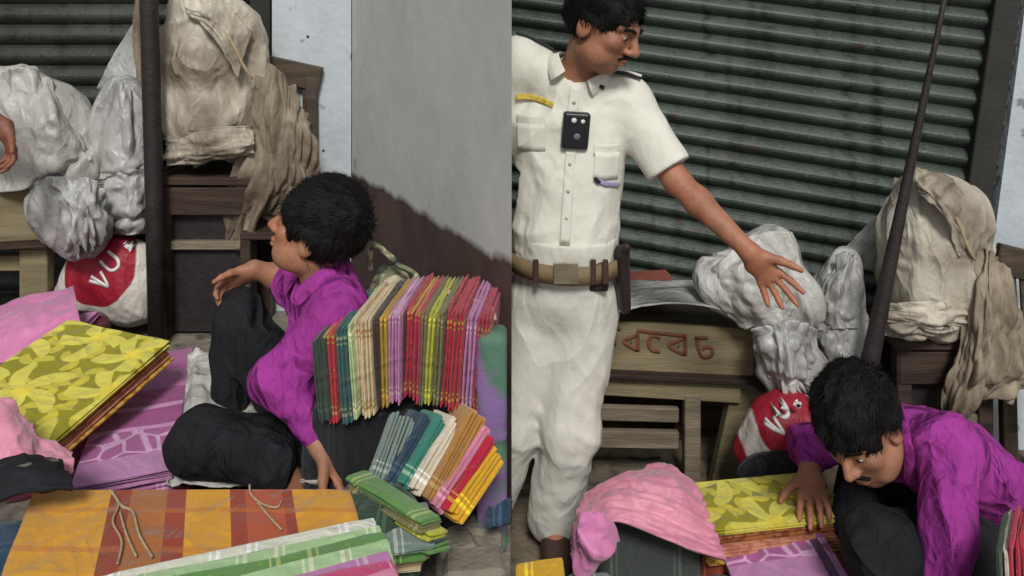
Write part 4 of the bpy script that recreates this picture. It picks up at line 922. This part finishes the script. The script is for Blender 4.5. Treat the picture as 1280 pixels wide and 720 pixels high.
for i, (c, t0, t1, b0, b1) in enumerate(row):
    dA = 1.80 + .012 * math.sin(i * 1.7)
    TL, TR, BL = P(t0, ytop(t0), dA), P(t1, ytop(t1), dA), P(b0, ybot(b0), dA)
    hgt = (TL - BL); th = (TR - TL).length * .97; dep = V((.030, .27, .0))
    # lies on its side: local x along the height, y into the depth, z the thickness
    lay = max(1, round(th / .024))
    o = slab('folded_sari', BL, TL, BL + dep, th, lay, CM(c), 40 + i % 5, wave=.8)
    n_ = V(o.matrix_world.col[2].xyz)
    if n_.x > 0: o.matrix_world = Matrix.Translation(n_ * th) @ o.matrix_world
    nb_ = [names[j] for j in (i - 1, i + 1) if 0 <= j < len(row)]
    lab = ('%s folded sari standing between %s and %s ones in the row' % (names[i], *nb_)) if len(nb_) == 2 else ('%s folded sari at the %s end of the standing row' % (names[i], 'seated man\'s' if i == 0 else 'far'))
    tag(o, lab, 'sari', GR)
# dark bundle that carries the row
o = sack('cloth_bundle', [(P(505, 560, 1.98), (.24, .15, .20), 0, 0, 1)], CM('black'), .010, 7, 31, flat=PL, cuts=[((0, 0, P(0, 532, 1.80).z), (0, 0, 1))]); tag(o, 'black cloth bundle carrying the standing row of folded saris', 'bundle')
# second, leaning row: (colour, top end of the near edge, low end, width in pixels)
lean = [('grey_teal', (505, 512), (468, 600), 34), ('navy', (545, 518), (492, 603), 16), ('sea_green', (562, 520), (507, 606), 17), ('ivory', (580, 522), (522, 612), 12), ('ochre', (604, 512), (540, 622), 19), ('pink', (618, 532), (548, 634), 17), ('red', (626, 548), (563, 640), 7), ('yellow', (632, 560), (572, 642), 20)]
for i, (c, tp, lo, wpx) in enumerate(lean):
    dA = 1.70 - .008 * i; T_, B_ = P(tp[0] - 12, tp[1], dA + .06), P(lo[0] - 8, lo[1], dA - .03); th = wpx * dA / F * 1.22
    ax_ = (T_ - B_); dep = V((.05, .30, .14)) * .6
    o = slab('folded_sari', B_, T_, B_ + dep, th, max(1, round(th / .03)), CM(c), 60 + i % 4, wave=.8)
    n_ = V(o.matrix_world.col[2].xyz)
    if n_.x > 0: o.matrix_world = Matrix.Translation(n_ * th) @ o.matrix_world
    tag(o, '%s folded sari leaning in the slanting row below the standing saris' % c.replace('_', ' '), 'sari', 'folded saris in the slanting row')
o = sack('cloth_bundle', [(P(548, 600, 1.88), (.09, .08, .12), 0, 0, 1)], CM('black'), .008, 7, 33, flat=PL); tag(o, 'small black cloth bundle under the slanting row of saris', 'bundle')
# lying green stack
for i, c in enumerate(('leaf_green', 'olive', 'lime', 'bottle_green', 'leaf_green')):
    A = P(432 + 3 * i, 592 + 11 * i, 1.66); B = P(528 + 3 * i, 650 + 9 * i, 1.52); D = P(450 + 3 * i, 582 + 11 * i, 1.72)
    R = frame(B - A, D - A)
    o = slab('folded_sari', A, B, D, .016, 2, CM(c), 70 + i); tag(o, '%s folded sari, %s of the slumped green stack below the slanting row' % (c.replace('_', ' '), ('topmost', 'second', 'third', 'fourth', 'lowest')[i]), 'sari', 'slumped green stack')
o = sack('cloth_bundle', [(P(470, 668, 1.64), (.09, .10, .09), 0, 30, 1)], CM('bottle_green'), .006, 7, 35, flat=PL); tag(o, 'dark green cloth bundle under the slumped green stack', 'bundle')

# striped orange sari and the stack under it
def stripes(n, l, tc):
    O, Yl, Ru, Or = srgb(196, 112, 44), srgb(212, 152, 44), srgb(150, 62, 40), srgb(176, 96, 52)
    st = [(0, Yl), (.235, srgb(140, 66, 36)), (.26, Ru), (.30, srgb(168, 104, 52)), (.41, Ru), (.465, Yl), (.60, Ru), (.645, srgb(176, 84, 48)), (.76, Ru), (.79, Yl), (.985, O)]
    sx = n.new('ShaderNodeSeparateXYZ'); l.new(tc.outputs['Object'], sx.inputs[0])
    ma = n.new('ShaderNodeMath'); ma.operation = 'MULTIPLY_ADD'; ma.inputs[1].default_value = .39; l.new(sx.outputs[1], ma.inputs[0]); l.new(sx.outputs[0], ma.inputs[2])
    mr_ = n.new('ShaderNodeMapRange'); mr_.inputs[2].default_value = .70; l.new(ma.outputs[0], mr_.inputs[0]); c = ramp(n, l, mr_.outputs[0], st)
    b = axis(n, l, tc, 1, 0, .26, .02); band = ramp(n, l, b, [(0, (0, 0, 0)), (.30, (1, 1, 1)), (.36, (0, 0, 0)), (.74, (1, 1, 1)), (.79, (0, 0, 0))])
    return mixc(n, l, noise(n, l, tc, 300, 1), mixc(n, l, band, c, srgb(190, 110, 44)), c)
OST = mat('orange_striped_silk', None, .6, .10, 9, .3, 420, .3, .2, pat=stripes, wrk=.35, wsc=6, lay=.0016)
zt = .615
def at_z(px, py, z): d = (H - z) * F / (py - HZ); return P(px, py, d)
A, B, D = at_z(2, 722, zt), at_z(468, 722, zt), at_z(20, 612, zt)
o = slab('striped_sari', A, B, A + V((-.100, D.y - A.y, 0)), .022, 2, OST, 80, skew=True); tag(o, 'yellow and rust striped sari laid flat on top of its stack', 'sari')
for i, c in enumerate(('maroon', 'ivory', 'rust', 'mint', 'red', 'ochre', 'navy', 'ivory', 'lilac')):
    z = zt - .0235 - .0255 * i; dx = .012 * math.sin(i * 2.3)
    o = slab('folded_sari', V((A.x + dx - .006, A.y + .01, z)), V((A.x + dx + .68, A.y + .01 + .008 * math.sin(i), z)), V((A.x + dx - .105, A.y + .26, z)), .025, 2, CM(c), 82 + i % 3, skew=True)
    tag(o, '%s folded sari, number %s beneath the yellow and rust striped one' % (c, ('one', 'two', 'three', 'four', 'five', 'six', 'seven', 'eight', 'nine')[i]), 'sari', 'stack under the striped sari')
def cords(pts, r=.0022):
    return tube('jute_cord', cr(pts, 8), r, ROPE)
def onz(px, py, dz=.006): return at_z(px, py, zt + dz)
o = cords([onz(137, 612), onz(148, 630), onz(141, 652), onz(152, 676), onz(147, 705)]); tag(o, 'straight beige cord lying on the rust stripe of the orange sari', 'cord', 'cords on the striped sari')
tube('cord_end', cr([onz(140, 614), onz(152, 632), onz(166, 640), onz(174, 668), onz(190, 696)], 8), .0024, ROPE, o); tube('cord_end', cr([onz(150, 640), onz(158, 668), onz(170, 695)], 8), .0022, ROPE, o)
o = cords([onz(312, 606), onz(314, 618), onz(328, 630), onz(346, 634), onz(352, 626)]); tag(o, 'looped beige cord lying on the orange stripe near the seated man', 'cord')
tube('cord_end', cr([onz(322, 628), onz(336, 645), onz(352, 662)], 8), .0022, ROPE, o)

# fanned pale green, white and pink saris in front of the striped stack
fan = [('white', (118, 716), (466, 642), 16, 0), ('mint', (150, 722), (474, 652), 12, 1), ('leaf_green', (190, 728), (480, 662), 12, 2), ('mint', (230, 732), (484, 672), 8, 3), ('lilac', (300, 733), (484, 684), 10, 4), ('rose', (340, 737), (490, 695), 13, 5), ('pink', (380, 742), (492, 708), 10, 6)]
for i, (c, a, b, wpx, j) in enumerate(fan):
    z = .636 + .011 * i
    A_, B_ = at_z(*a, z), at_z(*b, z); dn = (B_ - A_).cross(V((0, 0, 1))).normalized(); dn = -dn if dn.y > 0 else dn
    o = slab('folded_sari', A_ + dn * .10, B_ + dn * .10, A_, .014, 2, CM(c), 90 + i % 3, wave=1.8)
    tag(o, '%s folded sari fanned out before the striped stack, %s' % (c.replace('_', ' '), ('lowest layer', 'second layer', 'third layer', 'fourth layer', 'fifth layer', 'sixth layer', 'topmost')[i]), 'sari', 'fanned saris in front of the striped stack')
for i, c in enumerate(('grey_teal', 'leaf_green', 'ochre', 'cream')):
    z = .58 - .02 * i; A_, B_ = at_z(478 - 3 * i, 690 + 6 * i, z), at_z(542 - 4 * i, 680 + 7 * i, z)
    o = slab('folded_sari', A_, B_, A_ + V((-.03, .14, 0)), .02, 2, CM(c), 95 + i % 2); tag(o, '%s folded sari in the short stack beside the fanned ones, layer %s' % (c.replace('_', ' '), ('one', 'two', 'three', 'four')[i]), 'sari', 'short stack beside the fanned saris')
o = sack('cloth_bundle', [(V((-.25, 1.40, .43)), (.13, .10, .08), 0, 0, 1)], CM('teal'), .006, 7, 36, flat=PL); tag(o, 'teal cloth bundle under the short stack of saris', 'bundle')

# yellow floral stack
def floral(n, l, tc):
    def M(op, a, b=None, c=None):
        m = n.new('ShaderNodeMath'); m.operation = op
        for k_, q in enumerate((a, b, c)):
            if q is None: continue
            if isinstance(q, (int, float)): m.inputs[k_].default_value = q
            else: l.new(q, m.inputs[k_])
        return m.outputs[0]
    def flowers(sc, petals, R, ph):
        v_ = n.new('ShaderNodeTexVoronoi'); v_.voronoi_dimensions = '2D'; v_.inputs['Scale'].default_value = sc; v_.inputs['Randomness'].default_value = .75
        mp = n.new('ShaderNodeMapping'); mp.inputs['Location'].default_value = (ph, ph * 2, 0); l.new(tc.outputs['Object'], mp.inputs['Vector']); l.new(mp.outputs[0], v_.inputs['Vector'])
        sb = n.new('ShaderNodeVectorMath'); sb.operation = 'SUBTRACT'; l.new(mp.outputs[0], sb.inputs[0]); l.new(v_.outputs['Position'], sb.inputs[1])
        sp = n.new('ShaderNodeSeparateXYZ'); l.new(sb.outputs[0], sp.inputs[0]); th = M('ARCTAN2', sp.outputs[1], sp.outputs[0])
        w_ = M('MULTIPLY_ADD', M('COSINE', M('MULTIPLY_ADD', th, petals, M('MULTIPLY', v_.outputs['Distance'], 5.0))), .42, .62)
        d_ = M('DIVIDE', v_.outputs['Distance'], M('MULTIPLY', w_, R)); return d_, v_.outputs['Distance']
    d1, r1 = flowers(5.2, 5, .66, .3); d2, r2 = flowers(11, 3, .60, 1.7)
    c = mixc(n, l, thresh(n, l, d2, .95, .04), srgb(198, 186, 60), srgb(146, 138, 22))
    c = mixc(n, l, thresh(n, l, d1, .98, .03), srgb(214, 204, 84), c)
    return mixc(n, l, thresh(n, l, r1, .13, .012), srgb(226, 206, 70), c)
FLO = mat('yellow_floral_cotton', None, .8, .10, 12, .3, 420, .2, .2, pat=floral, wrk=.35, wsc=6, lay=.0016)
def trimpat(a, b):
    def f(n, l, tc): return mixc(n, l, thresh(n, l, noise(n, l, tc, 40, 2), .5, .05), srgb(*a), srgb(*b))
    return f
TRIM = [mat('gold_border_cloth', None, .7, .1, 12, .2, 200, .3, pat=trimpat((150, 100, 40), (196, 156, 70))), mat('brown_border_cloth', None, .7, .1, 12, .2, 200, .3, pat=trimpat((120, 66, 40), (160, 100, 60))),
        mat('rose_border_cloth', None, .7, .1, 12, .2, 200, .3, pat=trimpat((176, 110, 90), (200, 140, 110)))]
def floral_stack(A, B, D, n, tl, seed, who):
    R = frame(B - A, D - A); nn = V(R.col[2]); nn = nn if nn.z > 0 else -nn
    if V(R.col[2]).z < 0: A, B, D = B, A, B + (D - A)
    for i in range(n):
        q = -nn * (tl * 1.03 * i); r = random.Random(seed + i); jx = V((r.uniform(-.008, .008), r.uniform(-.008, .008), 0)) if i else V((0, 0, 0))
        o = slab('floral_sari' if i == 0 else 'folded_sari', A + q + jx, B + q + jx, D + q + jx, tl, 2, FLO if i == 0 else TRIM[i % 3], 100 + i)
        tag(o, ('yellow and green floral sari on top of the stack %s' % who) if i == 0 else ('%s edged sari, layer %s below the floral one %s' % (('gold', 'brown', 'rose')[i % 3], ('', 'one', 'two', 'three', 'four', 'five')[i], who)), 'sari', None if i == 0 else 'stack under the floral sari ' + who)
floral_stack(P(70, 549, 1.86), P(214, 426, 2.28), P(-42, 484, 2.02), 4, .017, 3, 'beside the seated man')
o = sack('cloth_bundle', [(V((-1.30, 2.16, .44)), (.12, .17, .09), 0, 20, 1)], CM('maroon'), .006, 7, 37, flat=PL); tag(o, 'maroon cloth bundle under the floral stack beside the seated man', 'bundle')
# magenta patterned sari
def mag(n, l, tc):
    y = axis(n, l, tc, 1, 0, .74, .006)
    base = ramp(n, l, y, [(0, srgb(190, 132, 178)), (.13, srgb(176, 104, 158)), (.30, srgb(206, 150, 196)), (.325, srgb(158, 76, 132)), (.46, srgb(206, 150, 196)), (.49, srgb(154, 72, 126)), (.62, srgb(190, 120, 166)), (.80, srgb(170, 96, 148))])
    v_ = voro(n, l, tc, 16, 'DISTANCE_TO_EDGE'); ed = mixc(n, l, thresh(n, l, v_, .06, .02), srgb(214, 168, 206), srgb(168, 92, 148))
    m1_ = ramp(n, l, y, [(0, (0, 0, 0)), (.13, (1, 1, 1)), (.30, (0, 0, 0))]); c = mixc(n, l, m1_, base, ed)
    x = axis(n, l, tc, 0, 0, .27, .004); brd = ramp(n, l, x, [(0, (0, 0, 0)), (.86, (1, 1, 1)), (.95, (0, 0, 0))])
    return mixc(n, l, brd, c, srgb(96, 66, 100))
MAG = mat('magenta_woven_silk', None, .55, .10, 10, .3, 420, .35, .2, pat=mag, wrk=.3, wsc=6, lay=.0016)
A, B, D = at_z(84, 608, .50), at_z(204, 608, .50), at_z(150, 425, .50)
D = A + V((-.24, .70, .0)); B = A + V((.24, .082, 0))
o = slab('magenta_sari', A, B, D, .03, 2, MAG, 110); tag(o, 'magenta patterned sari with purple border lying beside the floral stack', 'sari')
bar('paper_label', at_z(120, 515, .504) , at_z(131, 513, .504), (0, 1, 0), .012, .002, WHITEP, o)
for i, c in enumerate(('lilac', 'rose', 'ivory', 'lilac')):
    z = .50 - .0315 - .027 * i
    q = V((.006 * i, .01, z - .50)); o = slab('folded_sari', A + q, B + q, D + q, .026, 2, CM(c), 112 + i % 2)
    tag(o, '%s folded sari, layer %s under the magenta patterned sari' % (c, ('one', 'two', 'three', 'four')[i]), 'sari', 'stack under the magenta sari')
# crumpled white wrapping between magenta sari and seated man
o = sheet('plastic_wrap', [[P(206, 604, 1.90), P(226, 606, 1.90), P(300, 606, 1.88), P(398, 602, 1.86)], [P(228, 520, 2.15), P(246, 500, 2.18), P(300, 575, 2.0), P(398, 590, 1.9)], [P(236, 440, 2.5), P(262, 438, 2.5), P(320, 470, 2.45), P(380, 520, 2.4)]], SACK_W, None, 40, 40, .008, 12, .003, 6); o.location = (0, 0, .0); tag(o, 'crumpled white plastic wrap spread under the seated man', 'wrap')
# pink cloths
PINK = mat('pink_satin', None, .45, .08, 8, .2, 420, .45, .3, wrk=.4, wsc=5, pat=lambda n, l, tc: mixc(n, l, thresh(n, l, noise(n, l, tc, 3, 3), .5, .15), srgb(196, 112, 160), srgb(214, 132, 176)))
PINK2 = mat('salmon_pink_satin', None, .45, .08, 8, .2, 420, .45, .3, wrk=.4, wsc=5, pat=lambda n, l, tc: mixc(n, l, thresh(n, l, noise(n, l, tc, 3, 3), .5, .15), srgb(200, 118, 142), srgb(220, 150, 168)))
o = sheet('pink_cloth', [[P(-40, 455, 2.38), P(20, 452, 2.36), P(50, 432, 2.38), P(100, 402, 2.45)], [P(-40, 420, 2.5), P(20, 402, 2.5), P(60, 392, 2.52), P(96, 380, 2.58)], [P(-40, 396, 2.72), P(10, 380, 2.75), P(50, 368, 2.78), P(92, 360, 2.8)]], PINK, None, 40, 30, .010, 3, .012, 8, (1, 1.2), 1); tag(o, 'shiny pink cloth folded loosely behind the floral stack', 'cloth')
slo = slab('folded_sari', P(-60, 470, 2.40), P(60, 452, 2.40), P(-60, 415, 2.7), .03, 2, CM('lilac'), 120); tag(slo, 'lilac folded sari under the shiny pink cloth', 'sari')
o = sack('cloth_bundle', [(V((-1.68, 2.62, .46)), (.24, .18, .12), 0, 0, 1)], CM('maroon'), .006, 7, 41, flat=PL); tag(o, 'maroon cloth bundle under the lilac sari and pink cloth', 'bundle')
o = sheet('pink_cloth', [[P(-30, 612, 1.62), P(20, 592, 1.60), P(60, 590, 1.62), P(92, 590, 1.66)], [P(-30, 560, 1.66), P(10, 548, 1.66), P(50, 565, 1.68), P(90, 574, 1.70)], [P(-40, 500, 1.76), P(8, 500, 1.76), P(40, 535, 1.74), P(86, 568, 1.73)]], PINK2, None, 40, 30, .010, 3, .010, 9, (1.5, .7), 1); tag(o, 'salmon pink cloth crumpled in front of the floral stack', 'cloth')
o = sheet('black_cloth', [[P(-30, 640, 1.50), P(30, 612, 1.50), P(92, 608, 1.54)], [P(-30, 600, 1.54), P(30, 582, 1.54), P(88, 590, 1.58)], [P(-30, 588, 1.62), P(30, 570, 1.62), P(74, 574, 1.64)]], mat('black_check_cloth', None, .8, .1, 10, .2, 90, pat=lambda n, l, tc: mixc(n, l, thresh(n, l, noise(n, l, tc, 28, 1), .66, .02), (.012, .013, .016), srgb(110, 110, 104))), None, 30, 24, .008, 6, .01, 4); tag(o, 'black patterned cloth between the pink cloth and the striped sari', 'cloth')
o = sack('cloth_bundle', [(V((-1.03, 1.62, .44)), (.13, .08, .10), 0, 0, 1)], CM('navy'), .006, 7, 43, flat=PL); tag(o, 'navy cloth bundle under the black patterned cloth', 'bundle')
# packed bundle with handles behind the seated man's shoulder
def multi(n, l, tc):
    c = mixc(n, l, thresh(n, l, noise(n, l, tc, 22, 3, 1), .5, .03), srgb(118, 122, 92), srgb(190, 178, 150))
    return mixc(n, l, thresh(n, l, noise(n, l, tc, 15, 3, 1), .62, .03), c, srgb(70, 88, 70))
MUL = mat('printed_wrapping', None, .5, .1, 12, .3, 80, .4, pat=multi)
o = sack('packed_bundle', [(P(505, 400, 2.26), (.10, .08, .10), 20), (P(490, 358, 2.26), (.06, .06, .07), 30), (P(535, 400, 2.22), (.06, .07, .06), 0)], MUL, .012, 10, 45); tag(o, 'printed plastic bundle standing behind the seated man', 'bundle')
for k, (a, b, c) in enumerate((((462, 338), (466, 306), (494, 326)), ((494, 330), (520, 345), (524, 372)))): tube('carry_handle', cr([P(*a, 2.2), P(*b, 2.2), P(*c, 2.2)], 8), .009, MUL, o)
o2 = sack('cloth_bundle', [(P(505, 520, 2.28), (.14, .10, .23), 0, 0, 1)], CM('olive'), .008, 7, 47, flat=PL); tag(o2, 'olive cloth bundle under the printed plastic bundle', 'bundle')
o = sack('cloth_bundle', [(V((-.046, 1.84, .62)), (.036, .04, .26), 0, 0, 1)], mat('violet_green_print', None, .7, .1, 10, .2, 80, pat=lambda n, l, tc: mixc(n, l, thresh(n, l, noise(n, l, tc, 9, 3, .5), .52, .04), srgb(130, 104, 150), srgb(84, 120, 100))), .006, 9, 48, flat=PL, cuts=[((-.012, 0, 0), (1, 0, 0))]); tag(o, 'violet and green printed bundle against the grey wall end', 'bundle')
# loose cord ends on the standing row
o = tube('plaited_rope', cr([P(545, 372, 1.98), P(562, 366, 1.96), P(566, 380, 1.92), P(590, 376, 1.92), P(612, 384, 1.9), P(618, 400, 1.86)], 8), .007, mat('plaited_cord', None, .8, .1, 10, .2, 80, pat=trimpat((190, 170, 150), (120, 80, 90)))); tag(o, 'plaited cord lying along the tops of the standing saris', 'cord')
# loose bricks on the raised floor
for i, (px, py, rz, rx) in enumerate(((612, 664, -12, 0), (566, 690, 22, 0), (606, 716, 6, 0))):
    p = at_z(px, py, PL + .04); R = Matrix.Rotation(math.radians(rz), 3, 'Z')
    if p.x > -.085: p.x = -.085
    v, f = bx_v((0, 0, 0), I3, .068 if i != 1 else .05, .045, .036, .010); o = link('loose_brick', fixn(mesh('brick', v, f)), BRICKM, None, False); o.location = p; o.rotation_euler = (0, 0, math.radians(rz)); o.location.z = PL + .0365
    tag(o, ('grey loose brick against the violet printed bundle', 'grey loose brick beside the short sari stack', 'grey loose brick at the edge of the raised floor')[i], 'brick')
o = sheet('blue_cloth', [[P(606, 655, 1.72), P(637, 650, 1.72)], [P(608, 636, 1.76), P(637, 622, 1.76)]], CM('navy'), None, 14, 14, .005, 6, .02); tag(o, 'navy blue cloth tucked between loose brick and slanting saris', 'cloth')

# ------------------------------------------------------------------ cloth in the right bay
floral_stack(at_z(884, 664, .30), at_z(1068, 644, .30), at_z(872, 602, .30), 4, .022, 13, 'under the bending man\'s hand')
o = sack('cloth_bundle', [(V((.72, 2.10, .11)), (.22, .12, .11), 0, 0, 1)], CM('rust'), .008, 7, 51, flat=0); tag(o, 'rust cloth bundle under the floral stack by the bending man', 'bundle')
o = slab('magenta_sari', P(925, 742, 1.86), P(1066, 726, 1.86), P(960, 668, 2.05), .03, 2, MAG, 121); tag(o, 'magenta patterned sari in front of the floral stack by the bending man', 'sari')
o = sack('cloth_bundle', [(V((.66, 1.92, .09)), (.18, .10, .10), 0, 0, 1)], CM('navy'), .008, 7, 52, flat=0); tag(o, 'navy cloth bundle under the magenta sari by the bending man', 'bundle')
o = sheet('pink_cloth', [[P(716, 690, 1.98), P(760, 655, 1.95), P(840, 672, 1.92), P(905, 702, 1.92)], [P(722, 650, 2.04), P(768, 625, 2.0), P(832, 632, 1.98), P(892, 668, 1.98)], [P(735, 622, 2.12), P(782, 600, 2.1), P(845, 604, 2.08), P(880, 628, 2.08)], [P(765, 608, 2.2), P(795, 592, 2.24), P(835, 584, 2.24), P(862, 604, 2.16)]], PINK2, None, 72, 60, .015, 4.5, .008, 11, (.55, 2.0), 1); tag(o, 'crumpled pink satin cloth heaped between policeman and floral stack', 'cloth')
o = sack('cloth_bundle', [(V((.37, 2.12, .13)), (.15, .11, .14), 0, 0, 1)], cloth('dark_slate', (62, 68, 64)), .012, 7, 53, flat=0); tag(o, 'dark slate cloth bundle under the crumpled pink satin', 'bundle')
o = sack('pink_cloth', [(P(745, 672, 1.90), (.05, .05, .045), 0), (P(736, 690, 1.92), (.04, .05, .05), 30)], PINK, .016, 11, 54); tag(o, 'small pink wad of cloth at the policeman\'s feet', 'cloth')
o = sack('cloth_bundle', [(V((.20, 1.90, .10)), (.06, .07, .12), 0, 0, 1)], CM('grey_teal'), .008, 8, 55, flat=0); tag(o, 'small grey green bundle under the pink wad', 'bundle')
A = P(643, 748, 1.66); o = slab('yellow_sari', A, P(706, 740, 1.66) , A + V((.01, .11, .0)), .03, 2, CM('yellow'), 125); tag(o, 'plain yellow folded sari on a low stack before the policeman', 'sari')
for i, c in enumerate(('ochre', 'rust', 'mustard', 'olive', 'maroon')):
    q = V((0, .004 * i, -.0315 - .062 * i)); o = slab('folded_sari', A + q, P(706, 740, 1.66) + q, A + V((.01, .11, 0)) + q, .06, 4, CM(c), 126 + i % 2); tag(o, '%s folded sari, layer %s under the plain yellow sari' % (c, ('one', 'two', 'three', 'four', 'five', 'six')[i]), 'sari', 'stack under the plain yellow sari')
for i, (c, x) in enumerate((('bottle_green', 1242), ('ivory', 1250), ('crimson', 1258), ('scarlet', 1272), ('teal', 1286))):
    BL, TL = P(x + 4, 800, 1.50), P(x + 2, 690 - i * 4, 1.50); th = (8, 8, 13, 13, 13)[i] * 1.5 / F
    o = slab('folded_sari', BL, TL, BL + V((.10, .13, 0)), th, max(1, round(th / .011)), CM(c), 130 + i % 2)
    tag(o, '%s folded sari standing in the short row beside the bending man' % c.replace('_', ' '), 'sari', 'short row of standing saris')
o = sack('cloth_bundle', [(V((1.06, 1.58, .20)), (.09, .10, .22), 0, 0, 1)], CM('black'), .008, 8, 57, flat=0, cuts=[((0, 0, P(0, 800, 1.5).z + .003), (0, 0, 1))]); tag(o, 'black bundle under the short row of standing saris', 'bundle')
o = sack('dark_bag', [(P(962, 590, 2.30), (.10, .08, .05), 0), (P(995, 588, 2.3), (.07, .07, .06), 0), (V((P(975, 0, 2.3).x, 2.32, .12)), (.11, .08, .14), 0, 0, 1)], CM('black'), .010, 8, 58, flat=0); tag(o, 'dark cloth bag in front of the printed sack and bending man', 'bag')
